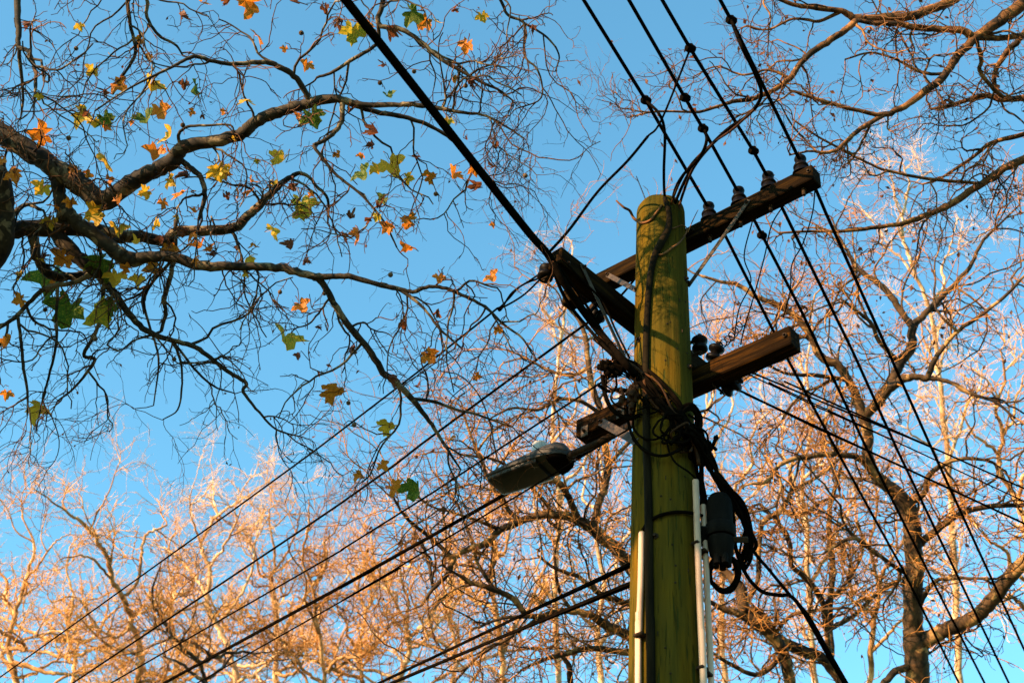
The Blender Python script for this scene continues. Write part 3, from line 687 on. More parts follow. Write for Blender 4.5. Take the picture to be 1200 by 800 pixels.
# ================================================================ TREES
def grow(p0, d0, L, nseg, wig, bias, curl):
    """vectorised random-walk twigs: returns (B, nseg+1, 3)"""
    B = len(p0); P = np.zeros((B, nseg + 1, 3)); P[:, 0] = p0; d = unit(d0)
    cv = rng.normal(0, 1, (B, 3)) * curl
    for s in range(nseg):
        d = unit(d + rng.normal(0, wig, (B, 3)) + cv + bias)
        P[:, s + 1] = P[:, s] + d * (L / nseg)[:, None]
    return P
def tubes_np(P, R, k):
    """(B,N,3),(B,N) -> verts, quads"""
    B, Nn, _ = P.shape
    T = unit(np.gradient(P, axis=1))
    ref = unit(np.array([.37, .53, .76])); a = unit(np.cross(T, ref)); b = np.cross(T, a)
    ang = np.arange(k) * 2 * math.pi / k
    V = P[:, :, None, :] + R[:, :, None, None] * (np.cos(ang)[None, None, :, None] * a[:, :, None, :] + np.sin(ang)[None, None, :, None] * b[:, :, None, :])
    V = V.reshape(-1, 3)
    i = np.arange(Nn - 1)[:, None] * k; kk = np.arange(k)[None]; k2 = (kk + 1) % k
    q = np.stack([i + kk, i + k2, i + k + k2, i + k + kk], -1).reshape(-1, 4)
    F = (q[None] + (np.arange(B) * Nn * k)[:, None, None]).reshape(-1, 4)
    return V, F
def sample(P, R, n, tmin=.12, tmax=.98):
    """n children per polyline: positions, tangents, radius"""
    B, Nn, _ = P.shape
    t = rng.uniform(tmin, tmax, (B, n)) * (Nn - 1); i = np.minimum(t.astype(int), Nn - 2); f = (t - i)[..., None]
    bi = np.arange(B)[:, None]
    p = P[bi, i] * (1 - f) + P[bi, i + 1] * f; tg = P[bi, i + 1] - P[bi, i]; r = R[bi, i]
    return p.reshape(-1, 3), unit(tg.reshape(-1, 3)), r.reshape(-1)
def side_dir(tg, lo, hi, flat=0.0):
    a = rng.uniform(rad(lo), rad(hi), len(tg))[:, None]
    rnd = rng.normal(0, 1, tg.shape)
    if flat: rnd = rnd - (rnd @ FW)[:, None] * FW * flat       # spreads wider across than along the view
    rnd = unit(rnd - (rnd * tg).sum(1)[:, None] * tg)
    return unit(tg * np.cos(a) + rnd * np.sin(a))

class Tree:
    def __init__(s, label, cat='tree', name='plane_tree', depth=8, bark=None, twig=None, group=None, jit=.22):
        s.depth = depth; s.limbs = []; s.bark = bark; s.twig = twig; s.jit = jit
        s.args = (name, label, cat, group); s.root = None; s.S = np.zeros((0, 4))
    def limb(s, px, d0=None, dd=0.0, snap=True, name='limb', wscale=1.0):
        """px: (x, y, width px); depth joins the nearest earlier limb and drifts by dd metres"""
        px = [tuple(p) for p in px]; x0, y0 = px[0][:2]; start = None
        if d0 is None:
            d0 = s.depth
            if snap and len(s.S):
                dist = np.hypot(s.S[:, 0] - x0, s.S[:, 1] - y0); j = int(dist.argmin())
                if dist[j] < 30: d0 = s.S[j, 2]; start = s.P[j] if dist[j] < 14 else None
        L = np.concatenate([[0], np.cumsum([math.hypot(px[i + 1][0] - px[i][0], px[i + 1][1] - px[i][1]) for i in range(len(px) - 1)])]); L = L / L[-1]
        P = [PD(x, y, d0 + dd * t) for (x, y, w_), t in zip(px, L)]
        if start is not None: P[0] = start
        R = [w_ * wscale * (d0 + dd * t) / FPX / 2 for (x, y, w_), t in zip(px, L)]
        P, R = catmull(P, R, 5)
        # small knobbly irregularities
        j = rng.normal(0, 1, P.shape) * (s.jit * np.minimum(R, .03))[:, None] * .55; j[0] = 0; P = P + j
        R = R * (1 + rng.normal(0, .035, len(R)))
        s.limbs.append((P, R, name)); s._reg(P); return s
    def _reg(s, P):
        q = np.array([(*proj(p), 0) for p in P]); s.S = np.vstack([s.S, q]); s.P = np.vstack([s.P, P]) if len(s.S) > len(q) else P.copy()
    def raw(s, P, R, name='trunk', res=5):
        P, R = catmull(P, R, res); s.limbs.append((P, R, name)); s._reg(P); return s
    def base(s, px, w_, d, name='trunk'):
        """straight-ish bole from the ground up to a picture point"""
        t = PD(*px, d); r = w_ * d / FPX / 2
        s.raw([[t[0] + .15, t[1] + .1, -.1], [t[0] + .1, t[1], t[2] * .35], [t[0], t[1] + .05, t[2] * .7], t], [r * 2.0, r * 1.5, r * 1.25, r], name); return s
    def build(s, dens, l1, l2, l3, wig=.22, bias=(0, 0, -.03), curl=.05, n2=6, n3=4, r1=3.0, r2=1.6, r3=1.1, big=80, n4=0, l4=(.05, .15), limit=None, flat=.3, up1=(0, 0, 0)):
        name, label, cat, group = s.args
        loc = s.limbs[0][0][0].copy(); loc[2] = 0
        s.root = thing(name, loc, label, cat, group)
        for P, R, nm in s.limbs:
            V, F = tube(P, R, 9, 1, smooth=False); obj(nm, V, F, s.bark, s.root)
        # first order
        p0, t0, r0 = [], [], []
        for P, R, nm in s.limbs:
            if nm == 'trunk': continue
            seg = np.linalg.norm(np.diff(P, axis=0), axis=1); Ln = seg.sum(); n_ = max(1, int(Ln * dens))
            cs = np.concatenate([[0], np.cumsum(seg)]); u = (rng.uniform(.05, 1.0, n_) ** .85) * Ln
            for uu in np.append(u, Ln * .999):
                i = min(np.searchsorted(cs, uu) - 1, len(seg) - 1); i = max(i, 0); f = (uu - cs[i]) / max(seg[i], 1e-6)
                p0.append(P[i] + (P[i + 1] - P[i]) * f); t0.append(unit(P[i + 1] - P[i])); r0.append(R[i])
        p0 = np.array(p0); t0 = np.array(t0); r0 = np.array(r0)
        if limit is not None:
            q = np.array([proj(p) for p in p0]); ok = limit(q[:, 0], q[:, 1]); p0, t0, r0 = p0[ok], t0[ok], r0[ok]
        bias = np.array(bias); B = len(p0); pxm = s.depth / FPX / 2
        L = rng.uniform(*l1, B) * rng.uniform(.6, 1.2, B)
        A = grow(p0, unit(side_dir(t0, 25, 75, flat) + np.array(up1)), L, 14, wig, bias, curl)
        taper = lambda B_, n_, ra, rb: ra[:, None] + (rb - ra)[:, None] * np.linspace(0, 1, n_ + 1)[None] ** .8
        ra = np.minimum(r0 * .75, r1 * pxm * rng.uniform(.7, 1.25, B)); RA = taper(B, 14, ra, np.minimum(ra * .45, r3 * pxm))
        order = np.argsort(-L * ra); bigi = order[:big]; rest = order[big:]
        VS, FS, off = [], [], 0
        def add(V, F):
            nonlocal off
            VS.append(V); FS.append(F + off); off += len(V)
        for i in bigi:
            V, F = tubes_np(A[i:i + 1], RA[i:i + 1], 6); obj('branch', V, F, s.twig if ra[i] < 2.2 * pxm else s.bark, s.root)
        if len(rest): add(*tubes_np(A[rest], RA[rest], 4))
        p, tg, r = sample(A, RA, n2); B2 = len(p)
        D = grow(p, side_dir(tg, 30, 75, flat), rng.uniform(*l2, B2), 8, wig * 1.1, bias * 1.3, curl * 1.5)
        rb = np.minimum(r * .8, r2 * pxm * rng.uniform(.7, 1.2, B2)); RB = taper(B2, 8, rb, np.minimum(rb * .6, r3 * pxm)); add(*tubes_np(D, RB, 3))
        p, tg, r = sample(D, RB, n3); B3 = len(p)
        E = grow(p, side_dir(tg, 30, 70), rng.uniform(*l3, B3), 5, wig * 1.2, bias * 1.3, curl * 2)
        rc = np.minimum(r * .85, r3 * pxm * rng.uniform(.7, 1.15, B3)); RC = taper(B3, 5, rc, rc * .55); add(*tubes_np(E, RC, 3))
        if n4:
            p, tg, r = sample(E, RC, n4); B4 = len(p)
            G = grow(p, side_dir(tg, 30, 70), rng.uniform(*l4, B4), 3, wig * 1.2, bias, curl * 2)
            rd = np.minimum(r * .85, r3 * .8 * pxm); add(*tubes_np(G, taper(B4, 3, np.full(B4, 1.) * rd, rd * .5), 3))
        s.tips = np.concatenate([D[:, -1], E[:, -1]]); s.mids = np.concatenate([A[:, ::2].reshape(-1, 3), D[:, ::2].reshape(-1, 3)])
        s.VS, s.FS, s.addf = VS, FS, add
        return s
    def finish(s):
        V = np.concatenate(s.VS); F = np.concatenate(s.FS)
        o = obj('twigs', V, F, s.twig, s.root, kind='stuff'); s.ntri = len(F) * 2
        print(s.args[1][:40], 'tris', s.ntri); return o
    def dry(s, n, size, m, nm='dry_leaves'):
        """small withered leaves and seed husks left on the twigs"""
        idx = rng.choice(len(s.tips), min(n, len(s.tips)), replace=False); c = s.tips[idx]; B = len(c)
        a = unit(rng.normal(0, 1, (B, 3)) + np.array([0, 0, -1.3])); b = unit(np.cross(a, rng.normal(0, 1, (B, 3)))); nn = np.cross(a, b)
        sz = rng.uniform(*size, B)[:, None]
        V = np.stack([c, c + a * sz * .5 + b * sz * .32 + nn * sz * .15, c + a * sz * 1.05 + nn * sz * .1, c + a * sz * .55 - b * sz * .28 + nn * sz * .18, c + a * sz * .5 - nn * sz * .12], 1).reshape(-1, 3)
        o_ = np.arange(B)[:, None] * 5
        F = np.concatenate([o_ + [0, 1, 4], o_ + [1, 2, 4], o_ + [2, 3, 4], o_ + [3, 0, 4]])
        obj(nm, V, F, m, s.root, smooth=False, kind='stuff'); return s

# ---- near left tree
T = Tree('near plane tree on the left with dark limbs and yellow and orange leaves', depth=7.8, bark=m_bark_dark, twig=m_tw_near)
tb = PD(-190, 300, 8.2)
T.raw([[tb[0] - .3, tb[1] + .2, -.1], [tb[0] - .25, tb[1] + .1, 2.5], [tb[0] - .1, tb[1], 4.6], [tb[0], tb[1], tb[2]], PD(-150, 130, 8.2), PD(-120, -60, 8.3)], [.34, .26, .22, .17, .12, .07])
T.limb([(-190, 300, 60), (-120, 340, 34), (-40, 330, 32), (-2, 290, 30), (2, 250, 28), (0, 215, 26), (-20, 170, 24), (-50, 110, 20)], dd=-.3)
T.limb([(-150, 130, 30), (-90, 128, 25), (-30, 138, 24), (0, 156, 24), (28, 174, 24), (54, 190, 25), (80, 208, 24), (100, 221, 25), (118, 236, 26), (138, 226, 22), (162, 209, 20), (185, 199, 19), (203, 188, 20), (216, 172, 17), (247, 167, 15), (280, 158, 15), (295, 147, 14), (311, 138, 14), (335, 128, 13), (355, 123, 13), (380, 117, 12), (400, 117, 10), (425, 123, 7), (462, 123, 6), (489, 123, 6), (520, 128, 5), (543, 132, 4), (570, 136, 3), (594, 149, 2.5), (614, 162, 2)], dd=-.4)
T.limb([(64, 198, 15), (66, 215, 15), (72, 238, 16), (76, 262, 16)], dd=0)
T.limb([(-120, 335, 30), (-60, 290, 24), (0, 273, 22), (30, 268, 20), (68, 267, 20), (110, 270, 18), (142, 277, 16), (169, 277, 14), (192, 283, 13), (206, 273, 13), (243, 270, 12), (270, 268, 12), (290, 253, 11), (300, 244, 10), (320, 224, 8), (335, 211, 7), (351, 203, 5), (364, 209, 4), (371, 219, 4), (384, 233, 3.5), (384, 263, 2)], dd=.3)
T.limb([(72, 245, 17), (88, 260, 17), (108, 274, 17), (135, 294, 18), (152, 304, 19), (176, 301, 13), (203, 302, 13), (236, 312, 12), (263, 312, 11), (304, 313, 10), (334, 315, 10), (365, 323, 9), (385, 324, 7), (408, 324, 7), (435, 331, 6), (465, 338, 6), (484, 342, 5), (503, 336, 4.5), (523, 338, 4.5), (546, 348, 4), (570, 361, 3.5), (590, 380, 3), (611, 395, 2.5), (624, 415, 2)], dd=-.2)
T.limb([(365, 323, 8), (378, 331, 8), (391, 355, 8), (411, 385, 8), (432, 409, 8), (449, 436, 8), (465, 449, 8), (482, 466, 7), (503, 493, 5), (516, 513, 4), (540, 550, 2)], dd=.2)
T.limb([(482, 463, 4), (510, 471, 4), (536, 480, 3), (560, 486, 3), (600, 500, 2)], dd=.2)
T.limb([(60, 270, 18), (91, 301, 17), (112, 318, 15), (122, 330, 10), (135, 345, 9), (155, 372, 8), (176, 390, 7), (203, 399, 6), (230, 407, 6), (250, 422, 5), (270, 437, 5), (289, 449, 4.5), (285, 459, 4), (304, 483, 3), (324, 503, 2.5), (354, 512, 1.5)], dd=-.2)
T.limb([(37, 276, 12), (44, 301, 12), (52, 315, 12), (64, 324, 11), (81, 324, 10), (105, 322, 9)], dd=.15)
T.limb([(112, 318, 7), (90, 330, 6), (54, 338, 6), (34, 355, 5), (17, 372, 5), (-10, 390, 4)], dd=-.1)
T.limb([(20, 370, 4), (25, 402, 4), (27, 426, 4), (32, 459, 3), (32, 486, 2)], dd=-.1)
T.limb([(66, 335, 4), (66, 372, 3.5), (66, 402, 3.5), (57, 442, 3), (47, 480, 2), (42, 507, 1.5)], dd=.1)
T.limb([(122, 330, 5), (115, 382, 4.5), (98, 415, 4.5), (108, 419, 4.5), (110, 425, 4), (88, 453, 3), (67, 470, 2)], dd=.1)
T.limb([(206, 257, 5), (204, 301, 6), (199, 328, 6), (192, 351, 5), (194, 365, 5), (189, 388, 4)], dd=-.1)
T.limb([(365, 118, 7), (348, 93, 7), (328, 79, 7), (311, 73, 6), (270, 75, 5), (247, 71, 5), (230, 66, 5), (216, 71, 4), (203, 78, 3.5), (182, 88, 3), (149, 105, 2.5), (111, 130, 2)], dd=-.4)
T.limb([(-120, -60, 12), (-20, -50, 10), (18, -15, 9), (20, 0, 8), (22, 34, 7), (22, 54, 6), (34, 61, 5), (41, 81, 4.5), (42, 98, 4), (40, 120, 2)], dd=-.8)
T.limb([(22, 50, 5), (25, 88, 4), (27, 115, 3), (24, 140, 2)], dd=.1)
T.limb([(-20, -50, 8), (80, -60, 7), (149, -20, 6), (149, 0, 5), (152, 27, 4.5), (159, 61, 4), (145, 88, 3), (132, 111, 2)], dd=.2)
T.limb([(80, -60, 6), (165, -10, 5), (172, 20, 4), (186, 42, 3.5), (205, 52, 3), (215, 66, 2)], dd=.2)
T.limb([(-20, -50, 12), (150, -90, 10), (330, -100, 9), (442, -20, 7), (443, 27, 6), (469, 34, 6), (496, 51, 5), (509, 64, 5), (536, 81, 4), (567, 98, 3.5), (584, 105, 3), (601, 118, 2)], dd=-.2)
T.limb([(444, 30, 4.5), (444, 46, 4.5), (435, 57, 4.5), (411, 71, 4.5), (391, 84, 4), (371, 91, 3)], dd=.1)
T.limb([(330, -100, 6), (480, -90, 5), (577, -10, 4), (594, 17, 3.5), (614, 27, 3.5), (614, 51, 3), (616, 68, 2.5), (631, 84, 2.5), (634, 115, 2), (604, 128, 1.5)], dd=.1)
T.limb([(614, 27, 3), (641, 44, 2.5), (655, 64, 2), (651, 84, 1.5)], dd=.1)
T.limb([(401, 120, 7), (401, 138, 6), (395, 152, 6), (381, 164, 5), (367, 170, 4)], dd=-.1)
T.limb([(401, 119, 7), (435, 130, 6), (462, 135, 6), (489, 142, 5), (516, 154, 4.5), (536, 169, 4), (557, 189, 3), (580, 215, 2)], dd=.2)
T.limb([(212, 188, 8), (222, 196, 7), (236, 209, 6), (240, 230, 6), (233, 257, 4)], dd=-.1)
T.limb([(205, 170, 5), (209, 159, 4), (219, 149, 3.5), (245, 147, 3), (270, 147, 2.5), (274, 158, 2)], dd=-.1)
T.limb([(465, 338, 4), (484, 350, 4), (500, 365, 3), (515, 385, 3), (540, 407, 2)], dd=-.1)
T.limb([(367, 170, 4), (385, 195, 4), (400, 210, 3.5), (425, 230, 3), (450, 260, 2.5), (465, 290, 2)], dd=-.1)
T.limb([(-2, 270, 10), (12, 255, 8), (30, 240, 5), (48, 246, 4)], dd=-.1)
T.limb([(204, 301, 4), (170, 345, 4), (176, 385, 3), (186, 420, 2.5), (180, 475, 1.5)], dd=.1)
T.limb([(203, 399, 4), (212, 425, 3), (213, 455, 2.5), (208, 480, 2), (190, 492, 1.3)], dd=-.1)
T.limb([(203, 400, 3), (228, 432, 3), (250, 452, 2.5), (276, 461, 1.5)], dd=.1)
T.build(5.6, (.26, .8), (.12, .42), (.05, .17), wig=.26, bias=(0, 0, -.09), curl=.03, n2=5, n3=2, r1=3.4, r2=2.1, r3=1.6, big=150, n4=1, l4=(.02, .05))
# listed leaves
leaf_px = """236 7 18 o;268 3 12 b;297 10 28 o;341 3 18 b;381 14 15 b;304 50 27 o;334 58 9 o;360 78 15 o;137 103 20 o;177 104 24 h;216 101 15 b;230 110 20 g;287 121 19 y;94 137 24 h;102 139 12 b;122 143 22 g;170 143 24 g;187 132 22 y;224 133 10 o;365 140 26 g;201 161 22 y;52 164 28 o;184 181 22 o;123 190 30 y;101 207 13 o;332 191 22 h;255 204 22 y;219 206 20 b;51 223 20 y;14 203 24 o;2 190 12 o;199 214 18 y;294 216 12 o;294 228 16 y;341 218 14 b;353 244 30 h;364 228 10 o;115 255 26 y;213 233 22 o;182 263 17 y;395 182 10 o;482 20 26 g;499 29 20 o;565 21 15 h;533 13 10 b;548 56 20 o;413 40 28 h;428 37 22 o;457 37 22 b;401 24 12 b;398 32 12 b;452 79 11 b;454 115 14 g;443 156 18 b;438 172 12 b;424 183 9 o;423 207 24 g;438 199 16 y;457 199 28 y;501 211 18 o;533 207 18 o;562 223 18 b;583 176 12 b;492 187 12 b;577 199 13 b;450 236 15 g;443 248 13 b;410 259 13 b;481 263 20 o;455 266 14 o;546 165 8 b;624 32 10 b;352 252 17 h;319 275 20 y;421 277 20 o;454 269 15 o;481 293 20 y;401 277 12 b;352 361 20 o;344 290 13 b;334 402 36 h;352 420 11 b;384 463 30 o;410 411 13 b;372 384 9 b;475 382 16 b;511 370 12 b;514 327 14 y;575 327 18 o;583 386 12 o;501 419 20 o;558 442 11 o;457 442 15 b;449 504 24 h;533 512 11 o;578 264 9 o;61 329 38 g;121 311 34 g;76 306 24 y;83 366 42 g;115 368 38 h;135 362 24 g;182 319 20 o;138 328 24 y;162 329 16 y;25 355 16 o;12 405 22 o;40 481 26 y;8 463 13 o;235 290 18 y;199 294 20 o;246 294 11 o;294 304 14 y;280 292 9 b;223 277 14 y;162 289 14 y;138 272 20 y;297 290 11 o;462 574 19 h;488 574 28 g;447 547 14 o;419 557 13 o;523 599 11 b;140 235 14 o;172 228 16 y;82 238 14 o;128 214 12 o;60 262 16 y;190 240 16 o;230 250 12 o;265 232 12 b;150 318 14 o;62 245 18 y"""
def leaf_mesh(seed, crumple):
    r_ = random.Random(seed)
    lob = [(-128, .50), (-100, .30), (-74, .78), (-48, .33), (-38, .40), (0, 1.0), (38, .40), (48, .33), (74, .78), (100, .30), (128, .50)]
    pts = []
    def P2(a, r): return (r * math.sin(rad(a)), r * math.cos(rad(a)))
    seq = [(-155, .30), (-138, .56), (-122, .50), (-106, .42), (-93, .66), (-80, .74), (-68, .92), (-56, .72), (-42, .50), (-30, .68), (-22, .78), (-11, .84), (0, 1.04), (11, .83), (22, .78), (30, .66), (42, .50), (56, .72), (68, .92), (80, .74), (93, .65), (106, .43), (122, .50), (138, .55), (155, .30)]
    for a, r in seq: pts.append(P2(a + r_.uniform(-4, 4), r * r_.uniform(.88, 1.12)))
    V = [(0, 0, 0), (0, -.10, 0), (0, .45, 0), (-.28, .10, 0), (.28, .10, 0)] ; n0 = len(V)
    V += [(x, y, 0) for x, y in pts]
    F = []
    m_ = len(pts)
    for i in range(m_ - 1):
        a = seq[i][0] + seq[i + 1][0]
        hub = 3 if a < -110 else (4 if a > 110 else 2) if abs(a) > 60 or True else 2
        hub = 3 if a < -88 else (4 if a > 88 else 2)
        F.append((hub, n0 + i, n0 + i + 1))
    # join hubs
    def first(cond): return [i for i in range(m_ - 1) if cond(seq[i][0] + seq[i + 1][0])]
    li = first(lambda a: a < -88)[-1] + 1; ri = first(lambda a: a > 88)[0]
    F += [(3, n0 + li, 2), (2, n0 + ri, 4), (0, 3, 2), (0, 2, 4), (0, 4, n0 + m_ - 1), (0, n0, 3)]
    fold = r_.uniform(.15, .8) + crumple; cup = r_.uniform(-.6, .5) + crumple * .8
    ph = [r_.uniform(0, 6) for _ in range(4)]
    W = []
    for x, y, z in V:
        z = fold * abs(x) + cup * (x * x + y * y) + .10 * (1 + 2 * crumple) * math.sin(7 * x + ph[0]) * math.cos(6 * y + ph[1])
        sx_ = 1 - .45 * crumple
        W.append((x * sx_, y - .2 * crumple * y * y, z))
    # petiole
    b0 = len(W)
    W += [(-.012, 0, .0), (.012, 0, 0), (.0, 0, .02), (-.008, -.75, .16), (.010, -.75, .16), (0, -.75, .18)]
    F += [(b0, b0 + 1, b0 + 4, b0 + 3), (b0 + 1, b0 + 2, b0 + 5, b0 + 4), (b0 + 2, b0, b0 + 3, b0 + 5)]
    return mesh_np('leaf', W, F, LM['y'], smooth=False)
fresh = [leaf_mesh(i, .0) for i in range(7)]; dead = [leaf_mesh(20 + i, .75) for i in range(5)]
random.seed(21)
mq = np.array([proj(p) for p in T.mids])
tw0, tw1 = [], []
for _ in range(150):
    j = random.randrange(len(T.mids)); x, y = mq[j, 0] + random.uniform(-3, 3), mq[j, 1] + random.uniform(2, 6)
    if 0 < x < 560 and 0 < y < 330 and random.random() < (1.0 if y > 120 else .6):
        leaf_px += ';%.0f %.0f %.0f %s' % (x, y, random.uniform(7, 16), random.choice('ooobbyyh'))
for it in leaf_px.split(';'):
    x, y, sz, c = it.split(); x, y, sz = float(x), float(y), float(sz)
    j = int(np.argmin(np.hypot(mq[:, 0] - x, mq[:, 1] - (y - sz * .3)))); d = mq[j, 2]
    size = sz * d / FPX / 1.28
    if sz < 26 and c == 'h' and random.random() < .45: c = 'y'
    if sz < 26 and c == 'y' and random.random() < .3: c = 'o'
    if sz > 28: sz *= .86
    me = random.choice(dead if c == 'b' else fresh)
    nrm = unit(-FW + np.array([random.gauss(0, .6), random.gauss(0, .6), random.gauss(0, .6)]))   # faces the street, each its own way
    tipd = unit(np.array([random.gauss(0, .6), random.gauss(0, .4), -1])); tipd = unit(tipd - nrm * (tipd @ nrm)); xx = np.cross(tipd, nrm)
    c0 = PD(x, y - sz * .25, d)
    Mx = Matrix(((xx[0], tipd[0], nrm[0], c0[0]), (xx[1], tipd[1], nrm[1], c0[1]), (xx[2], tipd[2], nrm[2], c0[2]), (0, 0, 0, 1))) @ Matrix.Scale(size, 4)
    o = bpy.data.objects.new('leaf', me); b_ = T.root.location
    o.matrix_basis = Matrix.Translation(-b_) @ Mx; link(o, T.root)
    o.material_slots[0].link = 'OBJECT'; o.material_slots[0].material = LM[c]
    tw0.append(T.mids[j]); tw1.append(c0 - tipd * size * .75 + nrm * size * .17)
tw0 = np.array(tw0); tw1 = np.array(tw1); tt = np.linspace(0, 1, 5)[None, :, None]
G = tw0[:, None] * (1 - tt) + tw1[:, None] * tt; G[:, 1:-1] += rng.normal(0, .006, G[:, 1:-1].shape)
T.addf(*tubes_np(G, np.full(G.shape[:2], 1.1 * 7.8 / FPX / 2), 3))
T.finish()
T.dry(160, (.012, .03), LM['b'])
# seed balls
ib = MB().lathe([(.002, -.014), (.008, -.0115), (.012, -.007), (.014, 0), (.012, .007), (.008, .0115), (.002, .014)], (0, 0, 0), (0, 0, 1), 10)
bm_ = mesh_np('seed_ball', np.concatenate(ib.V), ib.F, m_ball)
balls = [(487, 85), (543, 97), (447, 97), (438, 101), (50, 356), (207, 420), (330, 336), (112, 398), (419, 481), (410, 461), (212, 141), (211, 146), (85, 165), (351, 25), (349, 28), (617, 204), (513, 215), (130, 132), (92, 60), (186, 24), (375, 345), (458, 310)]
for x, y in balls:
    j = int(np.argmin(np.hypot(mq[:, 0] - x, mq[:, 1] - y))); p = T.mids[j] + np.array([0, 0, -.02])
    o = bpy.data.objects.new('seed_ball', bm_); o.location = Vector([float(v) for v in p]) - T.root.location; link(o, T.root)

# ---- near right tree (top right)
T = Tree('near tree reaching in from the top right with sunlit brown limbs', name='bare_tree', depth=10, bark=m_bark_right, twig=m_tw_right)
tb = PD(1420, 160, 10.5)
T.raw([[tb[0] + .2, tb[1] + .2, -.1], [tb[0] + .1, tb[1], 3.5], [tb[0], tb[1], 6.5], tb, PD(1400, -60, 10.5)], [.30, .23, .19, .15, .10])
T.limb([(1400, -60, 30), (1300, -70, 22), (1240, -30, 18), (1200, 4, 15), (1174, 22, 14), (1143, 44, 11), (1122, 66, 10), (1108, 87, 9), (1087, 105, 9), (1065, 122, 8), (1038, 134, 7), (1012, 131, 5), (977, 122, 5), (942, 111, 4), (925, 106, 3)], dd=-.5)
T.limb([(1038, 133, 6), (1012, 149, 6), (995, 162, 5), (982, 175, 5), (965, 179, 4), (951, 177, 3), (925, 182, 2)], dd=-.2)
T.limb([(1143, 42, 10), (1125, 35, 9), (1108, 35, 8), (1073, 33, 8), (1056, 28, 7), (1030, 28, 6), (1003, 24, 5)], dd=-.1)
T.limb([(1300, -70, 16), (1200, -60, 14), (1130, -12, 12), (1117, 0, 11), (1091, 11, 11), (1065, 20, 11), (1030, 21, 10), (1003, 22, 9), (986, 13, 7), (951, 9, 6), (925, 4, 5), (900, -6, 4)], dd=-.3)
T.limb([(1004, 24, 8), (986, 39, 8), (964, 52, 8), (942, 70, 7), (925, 92, 7), (903, 107, 6), (881, 116, 6), (860, 119, 5), (846, 123, 4), (820, 131, 3.5), (802, 131, 3), (767, 131, 2.5), (735, 138, 1.5)], dd=-.3)
T.limb([(1420, 160, 26), (1300, 130, 16), (1240, 165, 12), (1200, 186, 10), (1178, 197, 9), (1152, 214, 9), (1117, 238, 8), (1087, 251, 7), (1056, 262, 6), (1021, 267, 5), (986, 271, 4), (951, 271, 3.5), (912, 273, 2.5)], dd=-.2)
T.limb([(1300, 130, 11), (1240, 110, 9), (1200, 115, 8), (1174, 117, 7), (1152, 112, 6), (1120, 122, 5), (1090, 128, 3)], dd=.2)
T.limb([(1300, 130, 9), (1240, 145, 7), (1200, 157, 6), (1161, 168, 5), (1135, 188, 4), (1100, 210, 3), (1080, 216, 2)], dd=.2)
T.limb([(1043, 201, 3.5), (1091, 210, 4), (1139, 214, 4), (1152, 214, 5)][::-1] + [(1015, 190, 3), (986, 175, 3), (955, 158, 2.5), (929, 140, 2)], dd=-.2)
T.limb([(1240, -30, 9), (1200, 40, 8), (1180, 60, 7), (1165, 90, 6), (1172, 117, 5)], dd=.3)
T.limb([(1143, 44, 7), (1170, 45, 7), (1200, 42, 7), (1240, 35, 7)], dd=.2)
T.limb([(1108, 87, 4), (1080, 85, 4), (1050, 70, 3), (1020, 62, 2.5), (990, 70, 2)], dd=.1)
T.limb([(1143, 44, 5), (1150, 70, 5), (1148, 83, 5), (1165, 105, 5), (1176, 114, 5)], dd=.1)
T.limb([(925, 92, 4), (900, 82, 3), (870, 88, 2.5), (840, 78, 2), (812, 90, 1.5)], dd=.1)
T.limb([(986, 13, 5), (960, 25, 4), (930, 22, 3), (900, 35, 2.5), (875, 30, 2)], dd=.1)
T.build(5.4, (.3, .85), (.12, .38), (.05, .17), wig=.28, bias=(0, 0, -.02), curl=.03, n2=6, n3=3, r1=2.8, r2=1.6, r3=1.15, big=120, n4=0)
T.finish(); T.dry(420, (.02, .055), LM['b'])

# ---- middle right tree
T = Tree('forked plane tree rising right of the pole with a thick sunlit trunk', depth=14, bark=m_bark_mid, twig=m_tw_mid)
T.base((1075, 835), 26, 13.6)
T.limb([(1075, 835, 29), (1075, 793, 28), (1073, 763, 29), (1071, 745, 26), (1070, 732, 23), (1070, 699, 22), (1072, 665, 22), (1070, 638, 22), (1068, 611, 20), (1062, 594, 20), (1050, 577, 17), (1035, 565, 15), (1025, 555, 14), (1019, 543, 14), (1016, 530, 13), (1017, 509, 13), (1012, 488, 14), (1003, 463, 11), (994, 446, 10), (982, 428, 11), (961, 418, 10), (950, 393, 9), (933, 372, 8), (912, 358, 7), (887, 348, 6), (866, 334, 5), (845, 330, 4), (821, 323, 3)], dd=.6, name='limb')
T.limb([(1012, 487, 13), (1027, 474, 12), (1041, 456, 12), (1059, 444, 10), (1075, 441, 8), (1087, 442, 8), (1097, 418, 6), (1108, 404, 5), (1125, 386, 5), (1150, 369, 4.5), (1180, 345, 4), (1205, 318, 3)], dd=-.4)
T.limb([(1024, 476, 12), (1033, 462, 12), (1045, 448, 13), (1050, 436, 12), (1055, 425, 12), (1068, 407, 11), (1069, 383, 10), (1080, 372, 8), (1097, 355, 7), (1115, 337, 6), (1136, 313, 5), (1150, 285, 4), (1167, 267, 3), (1195, 240, 2)], dd=.5)
T.limb([(1069, 384, 9), (1059, 369, 8), (1045, 348, 8), (1027, 330, 7), (1006, 316, 5), (996, 299, 4), (982, 275, 3), (975, 255, 2)], dd=.5)
T.limb([(1078, 752, 22), (1087, 749, 20), (1104, 739, 18), (1124, 732, 17), (1144, 722, 17), (1161, 705, 17), (1178, 682, 17), (1200, 658, 16), (1240, 625, 15), (1290, 560, 12)], dd=-.6)
T.limb([(1072, 640, 12), (1080, 635, 9), (1094, 624, 9), (1114, 608, 8), (1138, 597, 7), (1171, 592, 6), (1200, 591, 5), (1240, 580, 4)], dd=-.3)
